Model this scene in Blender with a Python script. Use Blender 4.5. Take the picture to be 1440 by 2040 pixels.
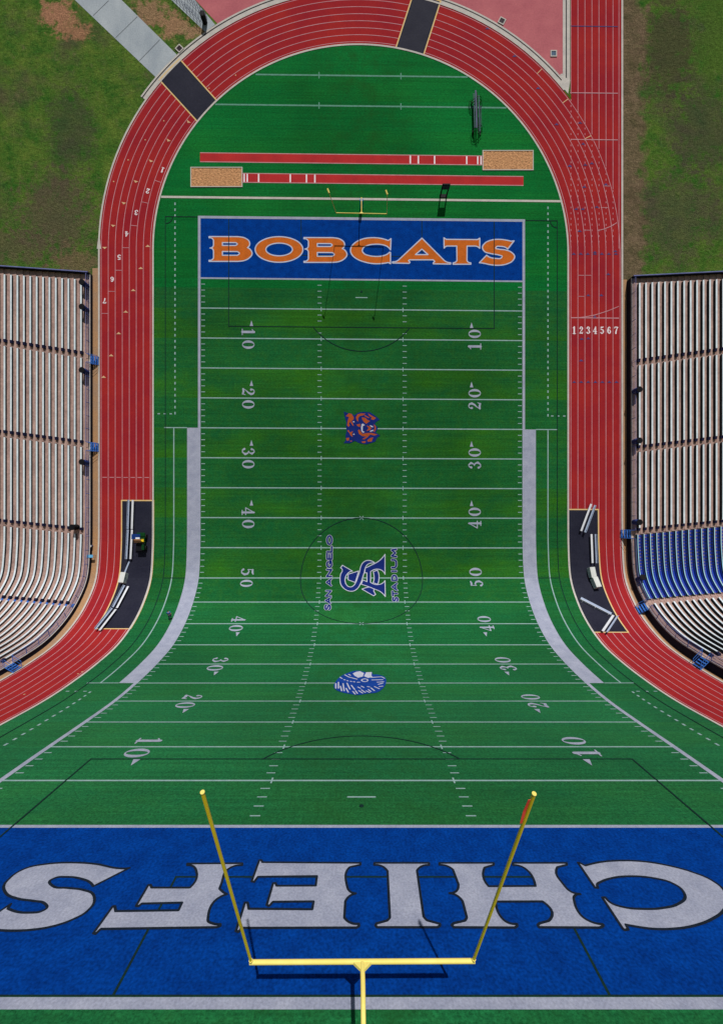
import bpy, bmesh, math, random
from mathutils import Vector, Matrix
from mathutils.geometry import delaunay_2d_cdt, tessellate_polygon
random.seed(7)
YD = 0.9144
CAMH = 19.75 * YD
for o in list(bpy.data.objects): bpy.data.objects.remove(o)
scene = bpy.context.scene
COL = scene.collection
# ------------------------------------------------------------------ camera, sky, sun, exposure
cam = bpy.data.cameras.new("camera"); camo = bpy.data.objects.new("camera", cam); COL.objects.link(camo)
cam.sensor_fit = 'HORIZONTAL'; cam.sensor_width = 36; cam.lens = 36 * 870 / 1440
cam.clip_start = 0.1; cam.clip_end = 2000
camo.location = (0, 0, CAMH); camo.rotation_euler = (math.pi / 2, 0, 0)
scene.camera = camo
SUN = Vector((-0.15, 1.0, -1.25)).normalized()
w = bpy.data.worlds.new("World"); scene.world = w; w.use_nodes = True
nt = w.node_tree; bg = nt.nodes['Background']
sky = nt.nodes.new('ShaderNodeTexSky'); sky.sky_type = 'NISHITA'; sky.sun_disc = False
sky.sun_elevation = math.asin(-SUN.z); sky.sun_rotation = math.atan2(-SUN.x, -SUN.y)
nt.links.new(sky.outputs[0], bg.inputs[0]); bg.inputs[1].default_value = 0.052
sl = bpy.data.lights.new("sun", 'SUN'); sl.energy = 4.5; sl.angle = math.radians(0.5); sl.color = (1, 0.955, 0.9)
so = bpy.data.objects.new("sun", sl); COL.objects.link(so); so.location = (20, -60, 120)
so.rotation_euler = SUN.to_track_quat('-Z', 'Y').to_euler()
scene.view_settings.view_transform = 'Standard'; scene.view_settings.look = 'None'
scene.view_settings.exposure = -0.1; scene.view_settings.gamma = 1
scene.view_settings.use_curve_mapping = False

# ------------------------------------------------------------------ the bent ground: flat (u across, s along, h up), in yards
KN = [(-60, 17.6, -32.0), (-10, 19.5, 17.7), (0, 19.82, 27.45), (5, 20.0, 32.42), (10, 20.22, 37.55), (15, 20.45, 42.45), (20, 20.6, 47.5),
      (25, 20.4, 52.0), (30, 19.86, 56.95), (35, 18.86, 61.9), (40, 16.92, 66.05), (45, 14.3, 69.25), (50, 10.83, 71.6),
      (55, 5.93, 72.3), (60, 0.98, 72.4), (180, -117.6, 72.4)]
def _h(xs, ys):
    d = [(ys[i+1]-ys[i])/(xs[i+1]-xs[i]) for i in range(len(xs)-1)]
    m = [d[0]] + [(d[i-1]*(xs[i+1]-xs[i]) + d[i]*(xs[i]-xs[i-1]))/(xs[i+1]-xs[i-1]) for i in range(1, len(xs)-1)] + [d[-1]]
    def f(x):
        i = 0
        while i < len(xs)-2 and x > xs[i+1]: i += 1
        H = xs[i+1]-xs[i]; t = (x-xs[i])/H
        return ((2*t**3-3*t*t+1)*ys[i] + (t**3-2*t*t+t)*H*m[i] + (-2*t**3+3*t*t)*ys[i+1] + (t**3-t*t)*H*m[i+1])
    return f
_fy = _h([k[0] for k in KN], [k[1] for k in KN]); _fz = _h([k[0] for k in KN], [k[2] for k in KN])
KS = [-60, 8] + list(range(9, 61)) + [180]
def _lin(s, a, b): return a[1] + (b[1]-a[1])*(s-a[0])/(b[0]-a[0])
PY = {}; PZ = {}
for s in KS:
    PY[s] = _fy(s); PZ[s] = _fz(s)
PY[-60] = PY[8] - (68)*0.0345; PZ[-60] = PZ[8] - 68*0.996
TN = []
for i, s in enumerate(KS):
    a = KS[max(i-1, 0)]; b = KS[min(i+1, len(KS)-1)]
    if i <= 1: a, b = KS[0], KS[1]
    if i >= len(KS)-2: a, b = KS[-2], KS[-1]
    t = Vector((0, PZ[b]-PZ[a], -(PY[b]-PY[a]))).normalized(); TN.append(t)
def shear(s):
    if s <= 50: return 0.0
    if s <= 100: return 0.0104*(s-50)/50
    return min(0.0135, 0.0104 + (s-100)*0.00005)
def seg(s):
    s = min(max(s, -60), 180)
    if s < 8: i = 0
    elif s >= 60: i = len(KS)-2
    else: i = 1 + int(math.floor(s-8))
    i = min(i, len(KS)-2)
    return i, (s-KS[i])/(KS[i+1]-KS[i])
def TNF(s):
    i, t = seg(s)
    T = TN[i].lerp(TN[i+1], t).normalized()
    return T, Vector((0, -T.z, T.y))
def P(u, s, h=0.0):                       # yards in, metres out
    i, t = seg(s); a, b = KS[i], KS[i+1]
    Z = PZ[a]+(PZ[b]-PZ[a])*t; Y = PY[a]+(PY[b]-PY[a])*t
    T = TN[i].lerp(TN[i+1], t); N = Vector((0, -T.z, T.y))
    p = Vector((u, Z, 19.75 - Y - shear(s)*u)) + N*h
    return p*YD
def at(x, y, h=0.0):                      # measured point of the survey picture -> (u, s) on the ground
    lo, hi = -26.0, 178.0
    for _ in range(50):
        s = (lo+hi)/2; p0 = P(0, s, h)/YD
        if p0.y < 0.5: lo = s; continue
        u = (x-719.5)*p0.y/870
        p = P(u, s, h)/YD
        yy = 1020 - 870*(p.z-19.75)/p.y
        if yy > y: lo = s
        else: hi = s
    return (u, s)
def frame(u, s, rot=0, h=0.0):
    T, N = TNF(s)
    M = Matrix.Identity(4)
    X = Vector((1, 0, 0))
    for r in range(3): M[r][0] = X[r]; M[r][1] = T[r]; M[r][2] = N[r]
    return Matrix.Translation(P(u, s, h)) @ M @ Matrix.Rotation(rot, 4, 'Z')

# ------------------------------------------------------------------ materials
MATS = {}
def mat(name, c1, c2=None, scale=1.0, rough=0.9, detail=6, coord='UV', fine=None, metal=0.0, spec=0.08, bump=0.0, lo=0.35, hi=0.65, stretch=(1, 1, 1)):
    if name in MATS: return MATS[name]
    m = bpy.data.materials.new(name); m.use_nodes = True; n = m.node_tree.nodes; l = m.node_tree.links
    b = n['Principled BSDF']; b.inputs['Roughness'].default_value = rough; b.inputs['Metallic'].default_value = metal
    b.inputs['Specular IOR Level'].default_value = spec
    c2 = c2 or tuple(x*0.82 for x in c1)
    tc = n.new('ShaderNodeTexCoord'); mp = n.new('ShaderNodeMapping'); mp.inputs['Scale'].default_value = stretch
    l.new(tc.outputs[coord], mp.inputs[0])
    nz = n.new('ShaderNodeTexNoise'); nz.inputs['Scale'].default_value = scale; nz.inputs['Detail'].default_value = detail
    nz.inputs['Roughness'].default_value = 0.65
    l.new(mp.outputs[0], nz.inputs['Vector'])
    r = n.new('ShaderNodeMapRange'); r.inputs[1].default_value = lo; r.inputs[2].default_value = hi; l.new(nz.outputs[0], r.inputs[0])
    mx = n.new('ShaderNodeMix'); mx.data_type = 'RGBA'; l.new(r.outputs[0], mx.inputs[0])
    mx.inputs[6].default_value = (*c1, 1); mx.inputs[7].default_value = (*c2, 1)
    out = mx.outputs[2]
    if fine:
        nf = n.new('ShaderNodeTexNoise'); nf.inputs['Scale'].default_value = fine[0]; nf.inputs['Detail'].default_value = 3
        l.new(tc.outputs[coord], nf.inputs['Vector'])
        rf = n.new('ShaderNodeMapRange'); rf.inputs[1].default_value = 0.3; rf.inputs[2].default_value = 0.7
        rf.inputs[3].default_value = 1-fine[1]; rf.inputs[4].default_value = 1+fine[1]; l.new(nf.outputs[0], rf.inputs[0])
        mu = n.new('ShaderNodeMix'); mu.data_type = 'RGBA'; mu.blend_type = 'MULTIPLY'; mu.inputs[0].default_value = 1
        l.new(out, mu.inputs[6]); l.new(rf.outputs[0], mu.inputs[7]); out = mu.outputs[2]
        if bump:
            bp = n.new('ShaderNodeBump'); bp.inputs['Strength'].default_value = bump; bp.inputs['Distance'].default_value = 0.05
            l.new(nf.outputs[0], bp.inputs['Height']); l.new(bp.outputs[0], b.inputs['Normal'])
    l.new(out, b.inputs['Base Color'])
    MATS[name] = m; m['_out'] = 1
    return m
def graph(name, rough=0.95):
    m = bpy.data.materials.new(name); m.use_nodes = True
    m.node_tree.nodes['Principled BSDF'].inputs['Roughness'].default_value = rough
    m.node_tree.nodes['Principled BSDF'].inputs['Specular IOR Level'].default_value = 0.02
    MATS[name] = m
    return m, m.node_tree.nodes, m.node_tree.links
def M_(n, l, op, a, b=None, c=None):
    k = n.new('ShaderNodeMath'); k.operation = op
    for i, v in enumerate((a, b, c)):
        if v is None: continue
        if isinstance(v, (int, float)): k.inputs[i].default_value = v
        else: l.new(v, k.inputs[i])
    return k.outputs[0]
def MIX(n, l, f, a, b, mode='MIX'):
    k = n.new('ShaderNodeMix'); k.data_type = 'RGBA'; k.blend_type = mode
    if isinstance(f, (int, float)): k.inputs[0].default_value = f
    else: l.new(f, k.inputs[0])
    for i, v in ((6, a), (7, b)):
        if isinstance(v, tuple): k.inputs[i].default_value = (*v, 1)
        else: l.new(v, k.inputs[i])
    return k.outputs[2]
def NZ(n, l, vec, scale, detail=4, rough=0.6, lo=0.35, hi=0.65, t0=0, t1=1):
    k = n.new('ShaderNodeTexNoise'); k.inputs['Scale'].default_value = scale; k.inputs['Detail'].default_value = detail
    k.inputs['Roughness'].default_value = rough; l.new(vec, k.inputs['Vector'])
    r = n.new('ShaderNodeMapRange'); r.inputs[1].default_value = lo; r.inputs[2].default_value = hi
    r.inputs[3].default_value = t0; r.inputs[4].default_value = t1; l.new(k.outputs[0], r.inputs[0])
    return r.outputs[0]
# artificial turf: woven in 5 yard rolls of two slightly different greens, blotchy, grainy
def turf_mat():
    m, n, l = graph("turf"); tc = n.new('ShaderNodeTexCoord'); uv = tc.outputs['UV']
    sp = n.new('ShaderNodeSeparateXYZ'); l.new(uv, sp.inputs[0]); S = sp.outputs[1]
    band = M_(n, l, 'MODULO', M_(n, l, 'ADD', S, 200.0), 10.0); band = M_(n, l, 'GREATER_THAN', band, 5.0)
    ca = MIX(n, l, band, (0.020, 0.108, 0.009), (0.010, 0.096, 0.022))
    mp = n.new('ShaderNodeMapping'); mp.inputs['Scale'].default_value = (0.5, 1.3, 1); l.new(uv, mp.inputs[0])
    ca = MIX(n, l, NZ(n, l, mp.outputs[0], 0.16, 5), ca, (0.007, 0.082, 0.022))
    ca = MIX(n, l, NZ(n, l, uv, 0.9, 6, .7, .45, .72, 0, .35), ca, (0.032, 0.108, 0.008))
    nr = M_(n, l, 'LESS_THAN', S, 45.0)
    ca = MIX(n, l, M_(n, l, 'MULTIPLY', nr, .62), ca, (0.009, 0.112, 0.037))
    # end cap infill past the goal line kerb: deeper emerald pile
    cap = M_(n, l, 'GREATER_THAN', S, 98.4)
    ca = MIX(n, l, M_(n, l, 'MULTIPLY', cap, .75), ca, (0.001, 0.122, 0.022))
    ca = MIX(n, l, 1.0, ca, NZ(n, l, uv, 6.5, 3, .8, .3, .7, .52, 1.48), 'MULTIPLY')
    ca = MIX(n, l, 1.0, ca, NZ(n, l, uv, 2.6, 3, .7, .3, .7, .82, 1.18), 'MULTIPLY')
    # faint roller streaks across
    mp2 = n.new('ShaderNodeMapping'); mp2.inputs['Scale'].default_value = (0.05, 3.2, 1); l.new(uv, mp2.inputs[0])
    ca = MIX(n, l, 1.0, ca, NZ(n, l, mp2.outputs[0], 1.0, 4, .7, .3, .7, .80, 1.20), 'MULTIPLY')
    ca = MIX(n, l, 1.0, ca, NZ(n, l, uv, 0.045, 3, .6, .35, .65, .80, 1.18), 'MULTIPLY')
    wr = M_(n, l, 'SUBTRACT', 1.0, M_(n, l, 'MULTIPLY', M_(n, l, 'ABSOLUTE', sp.outputs[0]), 0.07)); wr = M_(n, l, 'MAXIMUM', wr, 0.0)
    wr = M_(n, l, 'MULTIPLY', wr, NZ(n, l, uv, .35, 7, .7, .45, .7, 0, .75)); ca = MIX(n, l, wr, ca, (0.010, 0.062, 0.010))
    b = n['Principled BSDF']; l.new(ca, b.inputs['Base Color'])
    b.inputs['Sheen Weight'].default_value = 0.13; b.inputs['Sheen Roughness'].default_value = .45; b.inputs['Sheen Tint'].default_value = (.45, .9, .8, 1)
    return m
def lawn_mat():
    m, n, l = graph("lawn"); tc = n.new('ShaderNodeTexCoord'); uv = tc.outputs['UV']
    sp = n.new('ShaderNodeSeparateXYZ'); l.new(uv, sp.inputs[0]); U = sp.outputs[0]; S = sp.outputs[1]
    c = MIX(n, l, NZ(n, l, uv, 0.35, 8, .7), (0.115, 0.175, 0.03), (0.028, 0.105, 0.015))
    c = MIX(n, l, NZ(n, l, uv, 0.11, 6, .68, .50, .68, 0, .8), c, (0.085, 0.075, 0.045))
    c = MIX(n, l, NZ(n, l, uv, 0.6, 8, .75, .56, .72, 0, .7), c, (0.17, 0.145, 0.075))
    def blob(cu, cs, ru, rs, col, c, soft=1.0):
        du = M_(n, l, 'DIVIDE', M_(n, l, 'SUBTRACT', U, cu), ru); ds = M_(n, l, 'DIVIDE', M_(n, l, 'SUBTRACT', S, cs), rs)
        d = M_(n, l, 'SQRT', M_(n, l, 'ADD', M_(n, l, 'MULTIPLY', du, du), M_(n, l, 'MULTIPLY', ds, ds)))
        d = M_(n, l, 'ADD', d, NZ(n, l, uv, 0.7, 8, .72, .3, .7, -.9, .9))
        r = n.new('ShaderNodeMapRange'); r.inputs[1].default_value = 1.2; r.inputs[2].default_value = 0.6; l.new(d, r.inputs[0])
        return MIX(n, l, M_(n, l, 'MULTIPLY', r.outputs[0], soft), c, col)
    for (x, y, ru, rs, col, so) in ((118, 25, 2.4, 2.6, (.33, .17, .10), 1), (150, 55, 2.6, 1.6, (.30, .16, .09), 1), (300, 20, 3.2, 2.6, (.28, .17, .10), .9),
                               (345, 45, 2.6, 2.0, (.30, .18, .10), 1), (380, 55, 2.2, 1.2, (.28, .18, .10), 1), (95, 20, 1.4, 2.2, (.33, .17, .10), 1),
                               (140, 250, 4.0, 7, (.045, .05, .035), .6), (110, 420, 6.5, 6.5, (.095, .075, .05), .75), (40, 480, 7, 3, (.10, .08, .05), .7),
                               (150, 515, 4, 2.5, (.15, .11, .06), .8), (1330, 90, 5, 9, (.065, .052, .035), .75), (1400, 250, 5, 8, (.06, .052, .04), .65),
                               (1340, 430, 7, 8, (.07, .06, .045), .6), (1420, 60, 3, 9, (.06, .12, .02), .8)):
        u, s = at(x, y); c = blob(u, s, ru, rs, col, c, so)
    # worn earth beside the chute
    e = M_(n, l, 'ADD', U, NZ(n, l, uv, 0.35, 6, .6, .3, .7, -1.6, 1.6))
    g = n.new('ShaderNodeMapRange'); g.inputs[1].default_value = 47.6; g.inputs[2].default_value = 46.0; l.new(e, g.inputs[0])
    g2 = M_(n, l, 'MULTIPLY', g.outputs[0], M_(n, l, 'GREATER_THAN', U, 40.0))
    c = MIX(n, l, M_(n, l, 'MULTIPLY', g2, .9), c, MIX(n, l, NZ(n, l, uv, .5, 6), (0.19, 0.13, 0.085), (0.10, 0.075, 0.045)))
    c = MIX(n, l, 1.0, c, NZ(n, l, uv, 5.0, 5, .8, .3, .7, .35, 1.6), 'MULTIPLY')
    c = MIX(n, l, 1.0, c, NZ(n, l, uv, 1.7, 4, .7, .3, .7, .75, 1.25), 'MULTIPLY')
    bp = n.new('ShaderNodeBump'); bp.inputs['Strength'].default_value = .8; bp.inputs['Distance'].default_value = .15
    l.new(NZ(n, l, uv, 2.2, 6, .75, .3, .7), bp.inputs['Height']); l.new(bp.outputs[0], n['Principled BSDF'].inputs['Normal'])
    l.new(c, n['Principled BSDF'].inputs['Base Color']); return m
TURF = turf_mat(); LAWN = lawn_mat()
BLUE = mat('endzone_blue', (0.001, 0.041, 0.25), (0.001, 0.027, 0.175), .9, .95, 8, fine=(7, .32), spec=.02)
TRACK = mat('track_red', (0.31, 0.021, 0.020), (0.245, 0.014, 0.022), .14, .9, 8, fine=(3, .06), spec=.03)
RUNWAY = mat('runway_red', (0.42, 0.03, 0.03), (0.34, 0.025, 0.028), .3, .9, 6, fine=(4, .06), spec=.03)
WHITE = mat('field_white', (0.32, 0.34, 0.43), (0.245, 0.265, 0.355), .8, .9, 6, fine=(9, .16), spec=.03)
LINE = mat('line_white', (0.27, 0.38, 0.38), (0.19, 0.30, 0.31), 1.2, .9, 5, fine=(9, .12), spec=.03)
FAINT = mat('line_faint', (0.12, 0.28, 0.22), (0.08, 0.21, 0.15), 1.2, .9, 5, fine=(9, .2), spec=.03)
TRLINE = mat('track_line', (0.52, 0.27, 0.30), (0.42, 0.19, 0.22), 1.0, .8, 5)
TRNUM = mat('track_number', (0.75, 0.68, 0.72), (0.62, 0.55, 0.58), 1.0, .8, 5)
PEACH = mat('track_peach', (0.62, 0.40, 0.22), (0.5, 0.3, 0.18), 1.0, .8)
TBLUE = mat('track_blue', (0.06, 0.06, 0.20), (0.07, 0.04, 0.10), 1.0, .8)
BLACK = mat('line_black', (0.006, 0.018, 0.022), (0.006, 0.028, 0.02), 1.0, .9, fine=(9, .3))
ORANGE = mat('letter_orange', (0.52, 0.125, 0.018), (0.42, 0.10, 0.016), .9, .95, 6, fine=(8, .2), spec=.02)
EORANGE = mat('emblem_orange', (0.36, 0.075, 0.015), (0.28, 0.055, 0.014), 2, .95, fine=(8, .2))
NAVY = mat('emblem_navy', (0.008, 0.02, 0.15), (0.006, 0.016, 0.12), 1, .95, fine=(8, .2))
CBLUE = mat('emblem_blue', (0.008, 0.045, 0.27), (0.006, 0.035, 0.2), 1, .95, fine=(8, .2))
PALE = mat('emblem_pale', (0.46, 0.47, 0.55), (0.38, 0.39, 0.48), 1, .95, fine=(8, .2))
CONC = mat('concrete', (0.36, 0.40, 0.43), (0.27, 0.31, 0.35), .25, .9, 8, fine=(5, .10), stretch=(1, .5, 1))
KERB = mat('kerb_concrete', (0.50, 0.47, 0.43), (0.40, 0.38, 0.36), .7, .9, 8, fine=(5, .1))
TAN = mat('sandy_strip', (0.38, 0.21, 0.10), (0.30, 0.19, 0.12), .4, .95, 8, fine=(5, .15))
PINK = mat('pink_paving', (0.43, 0.13, 0.145), (0.36, 0.10, 0.12), .25, .9, 8, fine=(4, .10))
MATB = mat('rubber_mat', (0.019, 0.020, 0.034), (0.013, 0.014, 0.027), .3, .75, 8, fine=(3, .12), bump=.3)
MATE = mat('mat_edge', (0.62, 0.42, 0.14), (0.6, 0.45, 0.25), 1.2, .8)
SAND = mat('sand', (0.50, 0.27, 0.13), (0.40, 0.20, 0.095), 2.2, 1, 6, fine=(3.5, .3), bump=1.0)
TERR = mat('terrace_concrete', (0.42, 0.285, 0.245), (0.27, 0.18, 0.16), .9, .95, 8, fine=(2.5, .18), stretch=(1, .35, 1))
DWALL = mat('front_wall_paint', (0.014, 0.016, 0.032), (0.009, 0.010, 0.02), .6, .8)
STEELB = mat('blue_steel', (0.04, 0.15, 0.50), (0.03, 0.11, 0.4), 1, .5, coord='Object')
RAILP = mat('rail_lilac', (0.17, 0.19, 0.42), (0.12, 0.14, 0.34), 1, .5, coord='Object')
ALU = mat('aluminium', (0.64, 0.73, 0.78), (0.50, 0.58, 0.63), .8, .5, 6, metal=.0, spec=.3, fine=(5, .06))
ALUO = mat('aluminium_bench', (0.72, 0.74, 0.78), (0.62, 0.65, 0.70), .8, .4, 6, coord='Object', metal=.2, spec=.5)
DSTEEL = mat('dark_steel', (0.05, 0.06, 0.10), (0.035, 0.045, 0.08), 2, .5, coord='Object', metal=.4)
DARK = mat('dark_paint', (0.008, 0.009, 0.012), (0.006, 0.006, 0.008), 2, .6, coord='Object')
YELLOW = mat('goal_yellow', (0.92, 0.66, 0.02), (0.80, 0.55, 0.015), .7, .4, coord='Object', spec=.5)
CREAM = mat('goal_cream', (0.80, 0.68, 0.19), (0.72, 0.58, 0.13), .7, .45, coord='Object')  # paler than the uprights: the crossbar's sunlit top put into the colour
SEATB = mat('seat_blue', (0.018, 0.055, 0.40), (0.014, 0.04, 0.30), 1.5, .45, coord='Object')
BARREL = mat('barrel_blue', (0.008, 0.035, 0.17), (0.006, 0.026, 0.13), 2, .5, coord='Object')
GREENP = mat('vehicle_green', (0.006, 0.055, 0.014), (0.005, 0.04, 0.011), 2, .4, coord='Object')
BOXW = mat('box_white', (0.58, 0.60, 0.58), (0.5, 0.52, 0.5), 2, .6, coord='Object')
WOOD = mat('load_wood', (0.42, 0.22, 0.10), (0.33, 0.17, 0.08), 3, .9, coord='Object')
RED = mat('ribbon_red', (0.9, 0.10, 0.07), (0.85, 0.08, 0.06), 3, .6, coord='Object')
GLASS = mat('cab_panel', (0.75, 0.78, 0.85), (0.65, 0.7, 0.8), 3, .25, coord='Object')
RUBBER = mat('tyre_rubber', (0.012, 0.012, 0.012), (0.02, 0.02, 0.02), 3, .8, coord='Object')
GRATE = mat('grate_iron', (0.07, 0.05, 0.06), (0.04, 0.03, 0.04), 6, .7, coord='Object')
GRATEB = mat('grate_blue', (0.10, 0.16, 0.24), (0.07, 0.11, 0.17), 6, .7, coord='Object')
SKIN = mat('skin', (0.45, 0.25, 0.17), (0.4, 0.21, 0.14), 5, .6, coord='Object')
SHIRT = mat('shirt_blue', (0.05, 0.13, 0.42), (0.04, 0.10, 0.34), 5, .9, coord='Object')
TROUS = mat('trousers_navy', (0.015, 0.02, 0.05), (0.01, 0.015, 0.04), 5, .9, coord='Object')

# ------------------------------------------------------------------ object helpers
def tag(o, label=None, cat=None, group=None, kind=None):
    if label: o['label'] = label
    if cat: o['category'] = cat
    if group: o['group'] = group
    if kind: o['kind'] = kind
    return o
def link(name, me, m, parent=None, Mx=None):
    if m: me.materials.append(m)
    o = bpy.data.objects.new(name, me); COL.objects.link(o)
    if parent: o.parent = parent
    if Mx is not None: o.matrix_world = Mx if not parent else o.matrix_world
    return o
def empty(name, Mx, label=None, cat=None, group=None, kind=None):
    o = bpy.data.objects.new(name, None); COL.objects.link(o); o.matrix_world = Mx; o.empty_display_size = .3
    return tag(o, label, cat, group, kind)
def ccw(p):
    a = sum(p[i][0]*p[(i+1) % len(p)][1]-p[(i+1) % len(p)][0]*p[i][1] for i in range(len(p)))
    return p if a > 0 else p[::-1]
def tess(outer, holes=()):
    loops = [[Vector((x, y, 0)) for x, y in ccw(outer)]] + [[Vector((x, y, 0)) for x, y in ccw(h)[::-1]] for h in holes]
    flat = [v for lp in loops for v in lp]
    return [(v.x, v.y) for v in flat], [tuple(t) for t in tessellate_polygon(loops)]
def union(polys):
    vs = []; fs = []
    for p in polys:
        p = ccw(p); b = len(vs); vs += [Vector(q) for q in p]; fs.append(list(range(b, b+len(p))))
    r = delaunay_2d_cdt(vs, [], fs, 0, 1e-5, True)
    keep = [tuple(f) for f, of in zip(r[2], r[5]) if of]
    return [(v.x, v.y) for v in r[0]], keep
def sheet_mesh(name, parts, h):
    """parts: list of (verts2d, faces); coordinates (u, s) yards; h yards or callable"""
    bm = bmesh.new()
    for vs, fs in parts:
        bv = [bm.verts.new((x, y, 0)) for x, y in vs]
        for f in fs:
            if len(set(f)) < 3: continue
            try: bm.faces.new([bv[i] for i in f])
            except ValueError: pass
    bmesh.ops.delete(bm, geom=[v for v in bm.verts if not v.link_faces], context='VERTS')
    ys = [v.co.y for v in bm.verts]
    if not ys: return bpy.data.meshes.new(name)
    for k in KS[1:-1]:
        if min(ys)+1e-4 < k < max(ys)-1e-4:
            bmesh.ops.bisect_plane(bm, geom=bm.verts[:]+bm.edges[:]+bm.faces[:], plane_co=(0, k, 0), plane_no=(0, 1, 0), dist=1e-5)
    bmesh.ops.recalc_face_normals(bm, faces=bm.faces)
    for f in bm.faces:
        if f.normal.z < 0: f.normal_flip()
    uvl = bm.loops.layers.uv.new('flat')
    for f in bm.faces:
        for lp in f.loops: lp[uvl].uv = (lp.vert.co.x, lp.vert.co.y)
    for v in bm.verts: v.co = P(v.co.x, v.co.y, h)
    me = bpy.data.meshes.new(name); bm.to_mesh(me); bm.free()
    return me
def sheet(name, parts, h, m, parent=None):
    me = sheet_mesh(name, parts, h)
    return link(name, me, m, parent)
def rect(u0, s0, u1, s1): return ([(u0, s0), (u1, s0), (u1, s1), (u0, s1)], [(0, 1, 2, 3)])
def disc(c, r, n=10): return [(c[0]+r*math.cos(2*math.pi*i/n), c[1]+r*math.sin(2*math.pi*i/n)) for i in range(n)]
def band(pts, w, closed=False):
    """ribbon of even width along a polyline, mitred, no overlaps"""
    n = len(pts); L = []; R = []
    for i in range(n):
        a = pts[i-1] if (i > 0 or closed) else None; b = pts[(i+1) % n] if (i < n-1 or closed) else None; p = pts[i]
        d = []
        if a: d.append(Vector((p[0]-a[0], p[1]-a[1])).normalized())
        if b: d.append(Vector((b[0]-p[0], b[1]-p[1])).normalized())
        t = sum(d, Vector((0, 0))).normalized(); nn = Vector((-t.y, t.x)); k = max(.4, nn.dot(Vector((-d[0].y, d[0].x))))
        L.append((p[0]+nn.x*w/2/k, p[1]+nn.y*w/2/k)); R.append((p[0]-nn.x*w/2/k, p[1]-nn.y*w/2/k))
    vs = L+R; fs = []
    for i in range(n if closed else n-1):
        j = (i+1) % n; fs.append((n+i, n+j, j, i))
    return vs, fs
def brush_polys(path, closed=False):
    """variable width stroke -> list of convex polygons"""
    out = []
    n = len(path)
    for i in range(n if closed else n-1):
        a = path[i]; b = path[(i+1) % n]
        d = Vector((b[0]-a[0], b[1]-a[1]))
        if d.length < 1e-6: continue
        d.normalize(); q = Vector((-d.y, d.x))
        out.append([(a[0]-q.x*a[2]/2, a[1]-q.y*a[2]/2), (b[0]-q.x*b[2]/2, b[1]-q.y*b[2]/2), (b[0]+q.x*b[2]/2, b[1]+q.y*b[2]/2), (a[0]+q.x*a[2]/2, a[1]+q.y*a[2]/2)])
    for p in path: out.append(disc(p, p[2]/2*.999, 8))
    return out
def smooth(pts):
    """points (x,y) corner or (x,y,1) smooth -> polyline"""
    n = len(pts); out = []
    for i in range(n):
        p0 = pts[i-1]; p1 = pts[i]; p2 = pts[(i+1) % n]; p3 = pts[(i+2) % n]
        out.append((p1[0], p1[1]))
        a = len(p1) > 2; b = len(p2) > 2
        if not (a or b): continue
        d = math.hypot(p2[0]-p1[0], p2[1]-p1[1])
        if d > 2.3*max(math.hypot(p1[0]-p0[0], p1[1]-p0[1]), math.hypot(p3[0]-p2[0], p3[1]-p2[1])): continue
        def tan(pa, pb, pc):
            la = max(math.hypot(pb[0]-pa[0], pb[1]-pa[1]), 1e-6); lc = max(math.hypot(pc[0]-pb[0], pc[1]-pb[1]), 1e-6)
            tx = (pb[0]-pa[0])/la*lc+(pc[0]-pb[0])/lc*la; ty = (pb[1]-pa[1])/la*lc+(pc[1]-pb[1])/lc*la
            k = math.hypot(tx, ty) or 1; return tx/k*d, ty/k*d
        t1 = tan(p0, p1, p2) if a else None; t2 = tan(p1, p2, p3) if b else None
        if t1 is None: t1 = (2*(p2[0]-p1[0])-t2[0], 2*(p2[1]-p1[1])-t2[1])
        if t2 is None: t2 = (2*(p2[0]-p1[0])-t1[0], 2*(p2[1]-p1[1])-t1[1])
        for k in (.2, .4, .6, .8):
            h0 = 2*k**3-3*k*k+1; h1 = k**3-2*k*k+k; h2 = -2*k**3+3*k*k; h3 = k**3-k*k
            out.append((h0*p1[0]+h1*t1[0]+h2*p2[0]+h3*t2[0], h0*p1[1]+h1*t1[1]+h2*p2[1]+h3*t2[1]))
    return out
def ell(cx, cy, rx, ry, n=36): return [(cx+rx*math.cos(2*math.pi*i/n), cy+ry*math.sin(2*math.pi*i/n)) for i in range(n)]
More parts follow.
